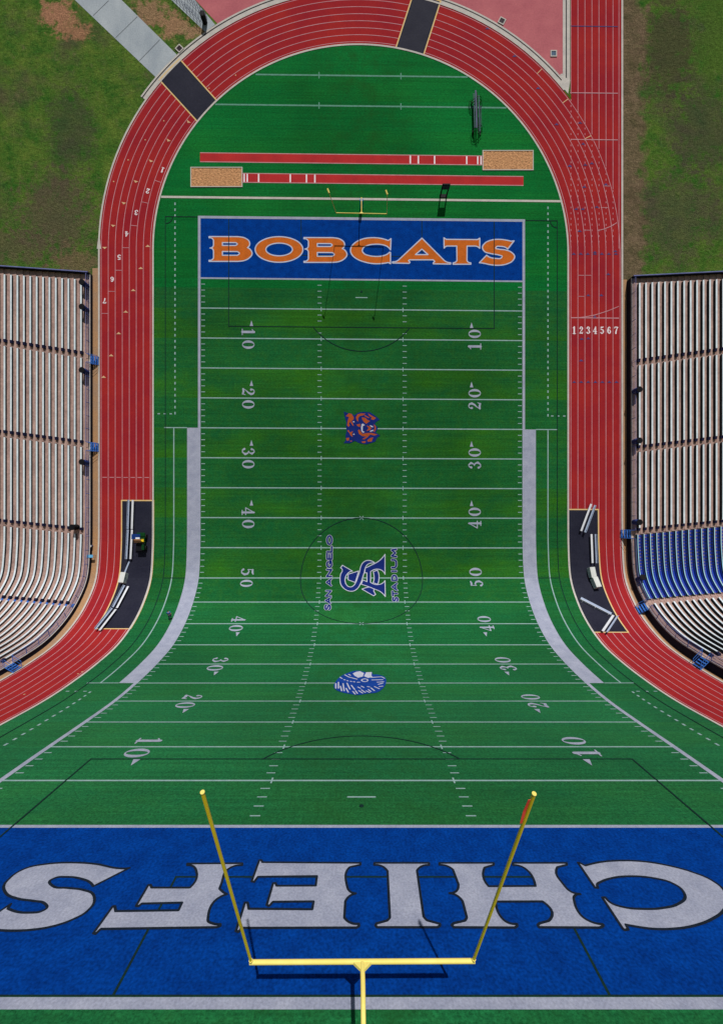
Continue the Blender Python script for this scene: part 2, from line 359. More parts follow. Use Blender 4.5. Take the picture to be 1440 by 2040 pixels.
class MB:
    def __init__(s): s.v = []; s.f = []
    def box(s, c, d, rz=0, M=None):
        b = len(s.v); cr, sr = math.cos(rz), math.sin(rz)
        for x in (-.5, .5):
            for y in (-.5, .5):
                for z in (-.5, .5):
                    px, py, pz = x*d[0], y*d[1], z*d[2]
                    q = Vector((c[0]+px*cr-py*sr, c[1]+px*sr+py*cr, c[2]+pz))
                    s.v.append(M @ q if M else q)
        for f in ((0, 1, 3, 2), (4, 6, 7, 5), (0, 4, 5, 1), (2, 3, 7, 6), (0, 2, 6, 4), (1, 5, 7, 3)): s.f.append([b+i for i in f])
        return s
    def tube(s, pts, r, n=8, cap=True):
        pts = [Vector(p) for p in pts]; rr = r if isinstance(r, (list, tuple)) else [r]*len(pts)
        b = len(s.v); ref = None
        for i, p in enumerate(pts):
            t = (pts[min(i+1, len(pts)-1)]-pts[max(i-1, 0)]).normalized()
            if ref is None: ref = t.orthogonal().normalized()
            ref = (ref - t*ref.dot(t)).normalized(); q = t.cross(ref)
            for k in range(n):
                a = 2*math.pi*k/n; s.v.append(p+ref*math.cos(a)*rr[i]+q*math.sin(a)*rr[i])
        for i in range(len(pts)-1):
            for k in range(n): s.f.append([b+i*n+k, b+i*n+(k+1) % n, b+(i+1)*n+(k+1) % n, b+(i+1)*n+k])
        if cap: s.f.append([b+k for k in range(n)][::-1]); s.f.append([b+(len(pts)-1)*n+k for k in range(n)])
        return s
    def poly(s, vs, fs):
        b = len(s.v); s.v += [Vector(v) for v in vs]; s.f += [[b+i for i in f] for f in fs]; return s
    def mesh(s, name, bevel=0, smooth_=False):
        me = bpy.data.meshes.new(name); me.from_pydata([tuple(v) for v in s.v], [], s.f); me.update()
        bm = bmesh.new(); bm.from_mesh(me)
        bmesh.ops.recalc_face_normals(bm, faces=bm.faces)
        if bevel: bmesh.ops.bevel(bm, geom=bm.edges[:], offset=bevel, segments=1, affect='EDGES', clamp_overlap=True)
        if smooth_:
            for f in bm.faces: f.smooth = True
        bm.to_mesh(me); bm.free(); return me
    def build(s, name, m, parent=None, Mx=None, bevel=0, smooth_=False):
        me = s.mesh(name, bevel, smooth_); me.materials.append(m)
        o = bpy.data.objects.new(name, me); COL.objects.link(o)
        if parent: o.parent = parent
        if Mx is not None:
            if parent: o.matrix_local = Mx
            else: o.matrix_world = Mx
        return o
def L(k): return k*0.0065      # sheet layer heights in yards (about 6 mm)

# ------------------------------------------------------------------ ground
CX = -0.15; CS = 104.7; RI = 34.4; KV = 0.988     # far bend centre
CSN = -4.7
def stadium(r, n=96):
    pts = []
    for i in range(n+1):
        a = math.pi*i/n; pts.append((CX+r*math.cos(a), CS+r*math.sin(a)/KV))
    for i in range(n+1):
        a = math.pi+math.pi*i/n; pts.append((CX+r*math.cos(a), CSN+r*math.sin(a)))
    return pts
def ring(r0, r1, a0=None, a1=None, n=96, h0=0):
    A = stadium(r0, n); B = stadium(r1, n); k = len(A)
    return A+B, [(i, k+i, k+(i+1) % k, (i+1) % k) for i in range(k)]
def arc(r, d0, d1, n=60, c=(CX, CS)): return [(c[0]+r*math.cos(math.radians(d0+(d1-d0)*i/n)), c[1]+r*math.sin(math.radians(d0+(d1-d0)*i/n))/KV) for i in range(n+1)]
def ang(x, y): u, s = at(x, y); return math.degrees(math.atan2((s-CS)*KV, u-CX))
GA = ang(281, 192); GB = ang(1124, 178)
lawn = sheet('lawn', [rect(-130, -60, 130, 180)], -0.03, LAWN); tag(lawn, kind='structure')
turf = sheet('turf_field', [tess(stadium(RI))], 0, TURF); tag(turf, kind='structure')
track = sheet('running_track', [ring(RI, 43.2)], 0, TRACK); tag(track, kind='structure')
# straight chute at upper right
chute = sheet('sprint_chute', [rect(34.75, CS, 43.05, 178)], -0.010, TRACK, track)
# kerbs of the ring
sheet('inner_kerb', [ring(RI-.14, RI+.14)], L(7), KERB, track)
sheet('outer_kerb', [band([(x, y) for x, y in ([(CX-43.35, -20), (CX-43.35, CS)] + arc(43.35, 180, GB))], .28)], L(7), KERB, track)
sheet('outer_kerb', [band([(43.2, -20), (43.2, 178)], .30)], L(7), KERB, track)
# lane lines
lanes = [34.85+1.162*i for i in range(8)]
for i, r in enumerate(lanes):
    sheet('lane_line', [ring(r-.045, r+.045)] , L(2), TRLINE, track)
for i, r in enumerate(lanes):
    u = r-.15
    s_out = CS + math.sqrt(max(43.2**2-(u-CX)**2, 1))/KV
    if i == 0: s_out = 131.6
    parts = []
    s = CS+1
    while s < s_out-.3:
        if abs(u-CX) < 43: parts.append(rect(u-.045, s, u+.045, s+.32)); s += .95
    parts.append(rect(u-.045, s_out, u+.045, 178))
    if i < 7: sheet('chute_lane_line', parts, L(3), TRLINE, track)
    else: sheet('chute_lane_line', [rect(42.62, CS+1, 42.71, 178)], L(3), TRLINE, track)
# concrete gutter round the top of the bend, with its slot drain
gut = sheet('gutter', [band(arc(43.95, GA, GB), .95)], L(1), KERB); tag(gut, kind='structure')
sheet('slot_drain', [band(arc(44.05, GA, GB+2), .17)], L(3), DARK, gut)
sheet('gutter_side', [rect(33.35, 133.8, 34.55, 178)], L(2), KERB, gut)
sheet('slot_drain', [rect(33.85, 134.3, 34.02, 178)], L(4), DARK, gut)
sheet('gutter_tip', [([at(1106, 156), at(1131, 186), at(1135, 160), at(1133, 146), at(1117, 146)], [(0, 1, 2, 3, 4)])], L(3), KERB, gut)
pz = [at(388, -2), at(433, 46)]
plaza_pts = arc(43.7, ang(430, 48), GB+1, 40) + [(33.4, 133.5), (33.4, 178), (pz[0][0]-26, 178), pz[0]]
plaza = sheet('plaza_paving', [tess([pz[1]]+plaza_pts)], -0.012, PINK); tag(plaza, kind='structure')
# paved path to the track
def pixpoly(pts, h=0.0): return [at(x, y, h) for x, y in pts]
path = sheet('path', [tess(pixpoly([(68, -80), (150, 0), (311, 154), (318, 157), (352, 110), (350, 106), (243, 0), (162, -80)]))], -0.006, CONC); tag(path, kind='structure')
for a, b in (((185, 30), (216, 0)), ((230, 74), (273, 32)), ((277, 120), (318, 78))):
    sheet('path_joint', [band([at(*a), at(*b)], .07)], L(0)+.001, DARK, path)
walk = sheet('walkway', [tess(pixpoly([(338, -4), (408, 62), (428, 48), (385, -4)]))], -0.004, CONC); tag(walk, kind='structure')
# sandy strips and beyond
st = sheet('sandy_strip', [rect(-44.6, -20, CX-43.45, 101.5)], -0.012, TAN); tag(st, kind='structure')
st = sheet('sandy_strip', [rect(43.3, -20, 44.0, 100.5)], -0.012, TAN); tag(st, kind='structure')

# ------------------------------------------------------------------ field markings (children of the turf)
HW = 26.67
for sgn, s0, s1, name in ((1, 100, 110, 'far'), (-1, -10, 0, 'near')):
    ez = sheet('end_zone', [rect(-HW, s0, HW, s1)], L(1), BLUE, turf)
lt = 0.088
for s in range(5, 100, 5): sheet('yard_line', [rect(-HW, s-lt, HW, s+lt)], L(2), LINE, turf)
for s in (0, 100): sheet('goal_line', [rect(-HW, s-.13, HW, s+.13)], L(2), WHITE, turf)
for (a, b) in ((-28.9, -HW), (HW, 28.9)): sheet('team_border', [rect(a, 25, b, 75)], L(2), WHITE, turf)
for sg in (-1, 1):
    for (a, b) in ((-10.5, 25), (75, 110.45)):
        u0, u1 = sorted((sg*HW, sg*(HW+.43)))
        sheet('sideline', [rect(u0, a, u1, b)], L(2), WHITE, turf)
sheet('end_line', [rect(-HW, 110.02, HW, 110.45)], L(2), WHITE, turf)
sheet('end_line', [rect(-HW, -10.5, HW, -10.05)], L(2), WHITE, turf)
sheet('end_line_border', [rect(-HW, -10.04, HW, -9.96)], L(3), BLACK, turf)
for sg in (-1, 1):
    tk = []; hk = []; cr = []
    for s in range(1, 100):
        if s % 5:
            u0, u1 = sorted((sg*(HW-.12), sg*(HW-.75)))
            tk.append(rect(u0, s-.06, u1, s+.06))
            c = sg*7.05+.1; hk.append(rect(c-.34, s-.055, c+.34, s+.055))
        else:
            c = sg*6.77+.1; cr.append(rect(c-.06, s-.36, c+.06, s+.36))
    sheet('sideline_ticks', tk, L(3), LINE, turf); sheet('hash_marks', hk, L(3), LINE, turf); sheet('hash_crosses', cr, L(3), LINE, turf)
for s in (3, 97): sheet('conversion_mark', [rect(-1.0, s-.07, 1.0, s+.07)], L(3), LINE, turf)
for s in (40, 60): sheet('kickoff_cross', [union(brush_polys([(-.3, s-.3, .09), (.3, s+.3, .09)])+brush_polys([(-.3, s+.3, .09), (.3, s-.3, .09)]))], L(4), LINE, turf)
# thin white restraining boxes and dashes
for sg, ux in ((-1, 31.1), (1, 30.9)):
    sheet('restraining_line', [rect(*( (sg*ux-.09, 25, sg*ux+.09, 75) ))], L(3), LINE, turf)
    a, b = sorted((sg*28.9, sg*(ux+1.6)))
    for s in (25, 75): sheet('restraining_line', [rect(a, s-.08, b, s+.08)], L(4), LINE, turf)
    d = []
    for s in range(77, 113): d.append(rect(sg*30.9-.11, s+.2, sg*30.9+.11, s+.62))
    for s in range(-12, 23): d.append(rect(sg*30.9-.11, s+.2, sg*30.9+.11, s+.62))
    for u in (31.6, 32.6, 33.6):
        for s in (77.3, 22.7): d.append(rect(sg*u-.2, s-.09, sg*u+.2, s+.09))
    sheet('dash_line', d, L(3), LINE, turf)
k1 = at(322, 391); k2 = at(1114, 401)
sheet('field_kerb', [band([(-33.2, (k1[1]+k2[1])/2), (33.0, (k1[1]+k2[1])/2)], .36)], L(5), KERB, turf)
# black soccer lines
bw = .12
def bline(pts, h=L(6), w_=bw, closed=False): sheet('soccer_line', [band(pts, w_, closed)], h, BLACK, turf)
bline([(-32.5, -10), (-32.5, 110.25), (-HW-.5, 110.25)]); bline([(32.45, -10), (32.45, 110.25), (HW+.5, 110.25)])
for sg in (-1, 1):
    bline([(sg*32.4, 50), (sg*28.95, 50)])
    bline([(sg*(32.4-1.1*math.cos(a)), 110.2-1.1*math.sin(a)) for a in [math.pi/2*i/8 for i in range(9)]], L(6)+.001)
for base, d in ((110, -1), (-10, 1)):
    bline([(-22, base), (-22, base+d*18), (22, base+d*18), (22, base)])
    bline([(-10, base), (-10, base+d*6), (10, base+d*6), (10, base)], w_=.12, h=L(2)+.003)
    c = base+d*12; a0 = math.asin(.6)
    bline([(10*math.cos(a0+(math.pi-2*a0)*i/28), c+d*10*math.sin(a0+(math.pi-2*a0)*i/28)) for i in range(29)], L(6)+.001)
    sheet('penalty_spot', [([*disc((0, c), .16, 14)], [tuple(range(14))])], L(6), BLACK, turf)
bline([(10*math.cos(2*math.pi*i/64), 50+10*math.sin(2*math.pi*i/64)) for i in range(64)], closed=True)
# faint practice lines inside the bend
for (a, b) in (((509, 147), (931, 153)), ((428, 208), (1008, 213))):
    A = at(*a); B = at(*b); s = (A[1]+B[1])/2
    sheet('practice_line', [rect(A[0], s-.13, B[0], s+.13)], L(2), FAINT, turf)
    for x in (635, 798): sheet('practice_tick', [rect(at(x, 200)[0]-.09, s-.55, at(x, 200)[0]+.09, s+.55)], L(3), FAINT, turf)
# runways and marks
def strip(x0, y0a, y1a, x1, y0b, y1b):
    return [at(x0, y1a), at(x1, y1b), at(x1, y0b), at(x0, y0a)]
RW = ((398, 304.5, 322, 960, 309.5, 327, (816.7, 832.7, 865, 929, 951, 957.5)), (483, 344.5, 362, 1042, 351.5, 369, (486, 492, 514.7, 577.7, 610, 626.7)))
for (x0, ya, yb, x1, yc, yd, mk) in RW:
    q = strip(x0, ya, yb, x1, yc, yd)
    s0 = (q[0][1]+q[1][1])/2; s1 = (q[2][1]+q[3][1])/2; u0 = q[0][0]; u1 = q[1][0]
    r = sheet('jump_runway', [rect(u0, s0, u1, s1)], L(2), RUNWAY); tag(r, kind='structure')
    sheet('runway_edge', [rect(u0, s0-.08, u1, s0+.05), rect(u0, s1-.05, u1, s1+.08)], L(3), TRLINE, r)
    for x in mk:
        u = at(x, 330)[0]; sheet('runway_mark', [rect(u-.12, s0+.06, u+.12, s1-.06)], L(4), TRNUM, r)
for (x0, y0, x1, y1, lab) in ((961, 300, 1061, 338, 'long jump sand pit at the right end of the upper red runway'), (380, 333.5, 482, 371.5, 'long jump sand pit at the left end of the lower red runway')):
    a = at(x0, (y0+y1)/2-(y1-y0)/2); b = at(x1, y1); c0 = at((x0+x1)/2, y0); c1 = at((x0+x1)/2, y1)
    u0, u1, s0, s1 = a[0], b[0], c1[1], c0[1]
    root = empty('sand_pit', frame((u0+u1)/2, (s0+s1)/2), lab, 'sand pit')
    W = (u1-u0)*YD; D = (s1-s0)*YD
    bm = bmesh.new(); nx, ny = 60, 24
    g = [[bm.verts.new((W*(i/nx-.5), D*(j/ny-.5), .03+(.0 if i in (0, nx) or j in (0, ny) else random.uniform(-.018, .03)))) for j in range(ny+1)] for i in range(nx+1)]
    for i in range(nx):
        for j in range(ny): bm.faces.new((g[i][j], g[i+1][j], g[i+1][j+1], g[i][j+1])).smooth = False
    uvl = bm.loops.layers.uv.new('flat')
    for f in bm.faces:
        for lp in f.loops: lp[uvl].uv = (lp.vert.co.x, lp.vert.co.y)
    me = bpy.data.meshes.new('sand'); bm.to_mesh(me); bm.free(); me.materials.append(SAND)
    o = bpy.data.objects.new('sand', me); COL.objects.link(o); o.parent = root
    k = MB(); t = .12
    k.box((0, D/2, .04), (W+t, t, .1)).box((0, -D/2, .04), (W+t, t, .1)).box((W/2, 0, .04), (t, D-t, .1)).box((-W/2, 0, .04), (t, D-t, .1))
    k.build('border', KERB, root)

# ------------------------------------------------------------------ digits, letters
GL = {
 '0': [[(.33+.25*math.cos(a), .5+.45*math.sin(a), .05+.14*abs(math.cos(a))**1.5) for a in [2*math.pi*i/24 for i in range(25)]]],
 '1': [[(.33, .04, .19), (.33, .94, .19)], [(.10, .035, .07), (.56, .035, .07)], [(.33, .92, .08), (.13, .80, .07)]],
 '2': [[(.15, .72, .19), (.13, .80, .1), (.2, .93, .07), (.33, .965, .07), (.47, .88, .14), (.52, .72, .18), (.42, .52, .13), (.22, .32, .07), (.08, .1, .07)], [(.1, .1, .14), (.3, .13, .16), (.5, .07, .14)], [(.5, .08, .1), (.58, .27, .05)]],
 '3': [[(.14, .76, .18), (.2, .93, .07), (.36, .96, .08), (.5, .78, .17), (.42, .58, .08), (.28, .53, .05)], [(.28, .53, .05), (.46, .47, .1), (.54, .26, .18), (.38, .05, .08), (.2, .05, .08), (.12, .2, .18)]],
 '4': [[(.42, .04, .16), (.42, .94, .14)], [(.42, .94, .07), (.05, .32, .07)], [(.04, .3, .08), (.6, .3, .08)], [(.24, .03, .07), (.6, .03, .07)]],
 '5': [[(.16, .9, .13), (.34, .88, .16), (.52, .94, .1)], [(.15, .94, .07), (.13, .52, .06)], [(.13, .54, .05), (.3, .62, .08), (.49, .5, .16), (.54, .3, .18), (.4, .06, .09), (.22, .05, .08), (.13, .18, .18)]],
 '6': [[(.48, .8, .15), (.38, .95, .07), (.22, .85, .12), (.12, .5, .18), (.14, .25, .18), (.33, .05, .08), (.5, .15, .13), (.54, .32, .16), (.46, .5, .1), (.32, .56, .06), (.18, .45, .07)]],
 '7': [[(.08, .88, .13), (.3, .93, .13), (.58, .88, .15)], [(.08, .9, .05), (.08, .72, .05)], [(.56, .88, .07), (.4, .58, .12), (.3, .3, .17), (.28, .07, .19)]],
}
def arcp(cx, cy, rx, ry, d0, d1, n=14): return [(cx+rx*math.cos(math.radians(d0+(d1-d0)*i/n)), cy+ry*math.sin(math.radians(d0+(d1-d0)*i/n))) for i in range(n+1)]
SF = {
 'A': [[(0, 0), (.5, 1), (1, 0)], [(.2, .33), (.8, .33)]], 'N': [[(0, 0), (0, 1), (1, 0), (1, 1)]],
 'G': [arcp(.5, .5, .5, .5, 40, 330), [(.6, .42), (1, .42), (1, .1)]], 'E': [[(1, 0), (.05, 0), (.05, 1), (1, 1)], [(.05, .5), (.8, .5)]],
 'L': [[(.05, 1), (.05, 0), (1, 0)]], 'O': [arcp(.5, .5, .5, .5, 0, 360, 20)],
 'S': [[(.95, .85), (.7, 1), (.3, 1), (.05, .8), (.2, .58), (.8, .42), (.95, .2), (.7, 0), (.3, 0), (.02, .15)]],
 'T': [[(0, 1), (1, 1)], [(.5, 1), (.5, 0)]], 'D': [[(.05, 0), (.05, 1), (.5, 1), (.9, .8), (1, .5), (.9, .2), (.5, 0), (.05, 0)]],
 'I': [[(.5, 0), (.5, 1)]], 'U': [[(0, 1), (0, .35), (.2, .05), (.5, 0), (.8, .05), (1, .35), (1, 1)]], 'M': [[(0, 0), (.1, 1), (.5, .2), (.9, 1), (1, 0)]],
}
def glyph(ch, org, xd, yd, w, hgt, extra=0):
    """brush glyph -> polygons; org = lower-left, xd/yd = unit vectors in (u, s)"""
    ps = []
    for st_ in GL[ch]:
        path_ = [(org[0]+xd[0]*x*w/.66+yd[0]*y*hgt, org[1]+xd[1]*x*w/.66+yd[1]*y*hgt, wd*(w/.66*.55+hgt*.45)+extra) for x, y, wd in st_]
        ps += brush_polys(path_)
    return ps
def triangle(a, b, c): return [a, b, c]
for s in range(10, 100, 10):
    t = str(min(s, 100-s))[0]
    up = 1 if s > 50 else -1
    for sg in (-1, 1):
        # left numbers read downwards with tops inwards, right numbers read upwards with tops inwards
        if sg < 0: xd, yd, cu = (0, -1), (1, 0), -18.75
        else: xd, yd, cu = (0, 1), (-1, 0), 18.75
        H = 2.15; W = 1.36
        a = glyph(t, (cu-yd[0]*H/2, s-xd[1]*(W+.38)), xd, yd, W, H); b = glyph('0', (cu-yd[0]*H/2, s+xd[1]*.38), xd, yd, W, H)
        polys = a+b
        if s != 50:
            ta = cu+(.52*yd[0]); tp = s+up*2.95; tb = s+up*2.04
            polys.append([(ta-.29, tb), (ta+.29, tb), (ta, tp+up*.05)])
        sheet('yard_number', [union(polys)], L(5), WHITE, turf)
# the two end zone words
def tr(pts, ox, oy, sx, sy=None):
    sy = sy or sx; return [(ox+p[0]/sx, oy+p[1]/sy) for p in smooth(pts)]
def letter(outer, holes, fill, edge, ew, parent=turf, base=3):
    O_ = [at(*p) for p in outer]; Hs = [[at(*p) for p in h] for h in holes]
    lo = sheet('end_zone_letter', [tess(O_, Hs)], L(base), fill, parent)
    ps = []
    for lp in [O_]+Hs:
        ps += brush_polys([(x, y, ew) for x, y in lp], True)
    sheet('letter_outline', [union(ps)], L(base+1), edge, lo)
    return lo
def shift(pts, dx, dy): return [(p[0]+dx, p[1]+dy, *p[2:]) for p in pts]
Bo = [(72, 71), (330, 72, 1), (395, 85, 1), (432, 115, 1), (436, 145, 1), (416, 170), (448, 195, 1), (458, 225, 1), (430, 265, 1), (385, 287, 1), (330, 294, 1), (72, 294), (72, 284), (102, 276, 1), (112, 262, 1), (112, 200, 1), (106, 185, 1), (80, 174), (106, 162, 1), (112, 148, 1), (112, 105, 1), (102, 90, 1), (72, 82)]
Bh = [[(192, 125), (310, 126, 1), (325, 138, 1), (310, 151, 1), (192, 151)], [(192, 205), (325, 206, 1), (344, 222, 1), (325, 239, 1), (192, 239)]]
tA = (400, 455, 4.5); tB = (700, 455, 4.114)
WH2 = mat('letter_white_edge', (0.46, 0.50, 0.62), (0.38, 0.43, 0.55), 1, .9)
ew = .18
letter(tr(Bo, *tA), [tr(h, *tA) for h in Bh], ORANGE, WH2, ew)
letter([(400+x/4.5, 455+y/4.5) for x, y in ell(699, 187, 214, 115, 64)], [[(400+x/4.5, 455+y/4.5) for x, y in ell(700, 187, 119, 57, 48)]], ORANGE, WH2, ew)
letter(tr(shift(Bo, 850, 9), *tA), [tr(shift(h, 850, 9), *tA) for h in Bh], ORANGE, WH2, ew)
Cc = [(322, 82), (318, 174), (290, 146, 1), (245, 131, 1), (190, 128, 1), (130, 138, 1), (94, 160, 1), (87, 182, 1), (102, 205, 1), (142, 221, 1), (200, 228, 1), (250, 224, 1), (290, 210, 1), (310, 193), (318, 196), (318, 288), (300, 278), (250, 286, 1), (190, 288, 1), (110, 275, 1), (50, 253, 1), (5, 218, 1), (-10, 185, 1), (-3, 150, 1), (35, 110, 1), (90, 85, 1), (170, 74, 1), (240, 80, 1), (300, 98)]
letter(tr(Cc, *tB), [], ORANGE, WH2, ew)
Aa = [(575, 78), (755, 258), (775, 272, 1), (810, 280), (810, 291), (668, 289), (668, 280), (680, 270), (668, 256), (474, 256), (465, 262), (478, 275), (470, 285), (334, 282), (334, 272), (365, 268, 1), (385, 256)]
letter(tr(Aa, *tB), [tr([(575, 168), (625, 213), (522, 213)], *tB)], ORANGE, WH2, ew)
Tt = [(755, 75), (775, 88), (1030, 90), (1049, 78), (1049, 162), (1030, 148, 1), (1000, 143), (945, 143), (944, 262), (955, 275, 1), (976, 281), (976, 292), (830, 292), (830, 281), (850, 274, 1), (862, 262), (860, 143), (790, 143), (772, 146, 1), (757, 160)]
letter(tr(Tt, *tB), [], ORANGE, WH2, ew)
Ss = [(1330, 100), (1278, 168), (1262, 155, 1), (1220, 146, 1), (1185, 150, 1), (1180, 160, 1), (1200, 167, 1), (1260, 175, 1), (1310, 195, 1), (1335, 228, 1), (1320, 262, 1), (1270, 290, 1), (1200, 301, 1), (1130, 295, 1), (1080, 284, 1), (1045, 280), (1105, 218), (1125, 232, 1), (1180, 244, 1), (1225, 240, 1), (1232, 228, 1), (1210, 218, 1), (1140, 205, 1), (1085, 185, 1), (1070, 155, 1), (1090, 120, 1), (1140, 95, 1), (1210, 88, 1), (1270, 95, 1), (1305, 103)]
letter(tr(Ss, *tB), [], ORANGE, WH2, ew)
t0 = (0, 1700, 3); t1 = (480, 1700, 3); t2 = (960, 1700, 3)
CH = [
 ([(772, 92), (556, 202), (540, 182, 1), (480, 156, 1), (400, 146, 1), (320, 155, 1), (293, 175, 1), (310, 198, 1), (400, 212, 1), (500, 225, 1), (555, 250, 1), (562, 290, 1), (520, 350, 1), (430, 402, 1), (300, 445, 1), (150, 466, 1), (0, 466, 1), (-110, 455, 1), (-170, 462), (62, 308), (45, 335), (100, 355, 1), (180, 360, 1), (250, 350, 1), (280, 325, 1), (265, 305, 1), (200, 290, 1), (100, 275, 1), (35, 245, 1), (20, 210, 1), (60, 150, 1), (150, 95, 1), (280, 68, 1), (430, 60, 1), (580, 70, 1), (700, 94, 1), (745, 96)], t0),
 ([(1118, 66), (1446, 64), (1446, 76), (1380, 88, 1), (1345, 115, 1), (1325, 175, 1), (1310, 215), (1330, 235, 1), (1355, 250), (1310, 268, 1), (1275, 297, 1), (1242, 385, 1), (1242, 410, 1), (1270, 425, 1), (1315, 430), (1315, 440), (1290, 448), (600, 458), (570, 487), (557, 482), (672, 322), (684, 322), (690, 351), (1065, 346), (1086, 300), (845, 306), (825, 322), (812, 318), (885, 194), (898, 194), (905, 210), (1133, 210), (1172, 112, 1), (1160, 88, 1), (1118, 76)], t0),
 ([(108, 45), (120, 45), (127, 58), (712, 62), (712, 73), (650, 87, 1), (632, 107, 1), (630, 190, 1), (642, 225, 1), (685, 245), (640, 267, 1), (622, 292, 1), (616, 390, 1), (642, 415, 1), (702, 427), (704, 440), (690, 450), (0, 452), (-15, 475), (-32, 470), (22, 300), (38, 300), (45, 337), (424, 340), (432, 293), (190, 295), (167, 320), (152, 314), (190, 184), (204, 182), (212, 199), (445, 198), (452, 141), (100, 145), (77, 176), (62, 172)], t1),
 ([(795, 62), (1122, 62), (1122, 75), (1070, 87, 1), (1050, 107, 1), (1090, 385, 1), (1112, 407, 1), (1187, 427), (1187, 439), (1172, 448), (812, 448), (802, 437), (808, 425), (870, 408, 1), (888, 390, 1), (874, 110, 1), (855, 90, 1), (795, 74)], t1),
 ([(-255, 62), (68, 62), (68, 74), (15, 90, 1), (8, 107, 1), (38, 202), (318, 200), (265, 102, 1), (240, 86, 1), (184, 75), (184, 62), (505, 62), (505, 74), (450, 87, 1), (442, 107, 1), (485, 190, 1), (520, 228, 1), (586, 248), (548, 267, 1), (550, 292, 1), (600, 385, 1), (640, 410, 1), (722, 430), (722, 441), (705, 450), (340, 448), (332, 434), (342, 424), (395, 410, 1), (410, 395, 1), (362, 293), (80, 294), (112, 385, 1), (137, 410, 1), (208, 428), (208, 441), (195, 450), (-170, 448), (-182, 435), (-172, 424), (-104, 408, 1), (-92, 388, 1), (-117, 292, 1), (-142, 264, 1), (-196, 243), (-148, 222, 1), (-142, 190, 1), (-175, 102, 1), (-200, 85, 1), (-255, 74)], t2),
 ([(572, 60), (585, 62), (615, 78), (700, 58, 1), (830, 48, 1), (950, 52, 1), (1100, 75, 1), (1250, 115, 1), (1370, 165, 1), (1440, 220, 1), (1468, 285, 1), (1440, 350, 1), (1370, 400, 1), (1260, 440, 1), (1140, 457, 1), (1020, 457, 1), (900, 440, 1), (858, 432), (872, 460), (850, 465), (835, 448), (718, 270), (734, 268), (770, 302, 1), (840, 326, 1), (960, 338, 1), (1080, 332, 1), (1170, 308, 1), (1213, 270, 1), (1200, 230, 1), (1140, 185, 1), (1030, 154, 1), (900, 142, 1), (780, 152, 1), (710, 175, 1), (688, 190, 1), (692, 212), (674, 210)], t2)]
BLK2 = mat('letter_black_edge', (0.010, 0.016, 0.028), (0.007, 0.012, 0.02), 2, .95, fine=(8, .3))
for pts, t in CH: letter(tr(pts, *t), [], WHITE, BLK2, .13)
# stadium name and monogram at midfield
def small_word(letters, x, hpx):
    em = None
    for ch, y0, y1 in letters:          # y0 lower, y1 upper (reads upwards)
        xx = x
        a = at(xx, y0); b = at(xx, y1); u0 = a[0]; hh = hpx; sp = b[1]-a[1]
        ps = []; pw = []
        for st_ in SF[ch]:
            pp = [(U0+hh/2-yy*hh, a[1]+sx_*sp) for (sx_, yy) in st_ for U0 in (WU,)]
            ps += brush_polys([(p[0], p[1], .28) for p in pp]); pw += brush_polys([(p[0], p[1], .40) for p in pp])
        o = sheet('letter', [union(pw)], L(7), PALE, turf)
        sheet('letter_face', [union(ps)], L(8), NAVY, o)
def W3(y): return 1050+y/8.47
WU = -5.3
small_word([(c, W3(a), W3(b)) for c, a, b in (('S', 1400, 1315), ('A', 1290, 1195), ('N', 1170, 1080), ('A', 990, 875), ('N', 835, 720), ('G', 680, 575), ('E', 545, 450), ('L', 425, 330), ('O', 290, 150))], 657, .74)
WU = 5.38
small_word([(c, W3(a), W3(b)) for c, a, b in (('S', 1255, 1190), ('T', 1165, 1085), ('A', 1070, 955), ('D', 905, 815), ('I', 760, 730), ('U', 685, 555), ('M', 500, 375))], 784, .74)
def emblem(name, polys_fill, base, m, parent, t, edge=None, ew=.135):
    O_ = []
    for pts in polys_fill:
        q = [at(*p) for p in tr(pts, *t)]; O_.append(tess(q))
    o = sheet(name, O_, L(base), m, parent)
    if edge:
        ps = []
        for pts in polys_fill: ps += brush_polys([(*at(*p), ew) for p in tr(pts, *t)], True)
        sheet(name+'_outline', [union(ps)], L(base+1), edge, o)
    return o
t3 = (640, 1050, 8.47)
emblem('monogram_letter', [[(320, 690), (352, 645), (522, 745), (480, 755, 1), (415, 820, 1), (396, 890, 1), (410, 960, 1), (450, 1005, 1), (500, 1013, 1), (545, 985, 1), (580, 930, 1), (610, 850, 1), (640, 760, 1), (660, 670, 1), (700, 600, 1), (760, 566, 1), (835, 570, 1), (900, 610), (755, 655, 1), (735, 700, 1), (722, 760, 1), (700, 830, 1), (660, 950, 1), (610, 1035, 1), (540, 1082, 1), (460, 1082, 1), (380, 1042, 1), (325, 970, 1), (312, 880, 1), (325, 790, 1), (350, 740, 1), (345, 710, 1)],
        [(680, 1050), (735, 1030), (800, 1015), (885, 1040), (880, 1085), (912, 1140), (880, 1165), (800, 1120)],
        [(870, 755), (940, 728), (966, 800, 1), (968, 880, 1), (948, 968), (868, 942), (886, 880, 1), (884, 820, 1)]], 7, NAVY, turf, t3, PALE)
emblem('monogram_letter', [[(447, 798), (625, 742), (600, 830), (568, 938), (447, 893)],
        [(735, 695), (905, 612), (1000, 545, 1), (1070, 460), (1070, 800), (1020, 735, 1), (955, 712, 1), (828, 752), (825, 935), (950, 975, 1), (1020, 955, 1), (1070, 905), (1075, 1178), (1000, 1100, 1), (880, 1045, 1), (668, 968), (698, 895), (765, 925), (765, 775), (728, 775)]], 9, NAVY, turf, t3, PALE)
t4 = (670, 810, 14.4)
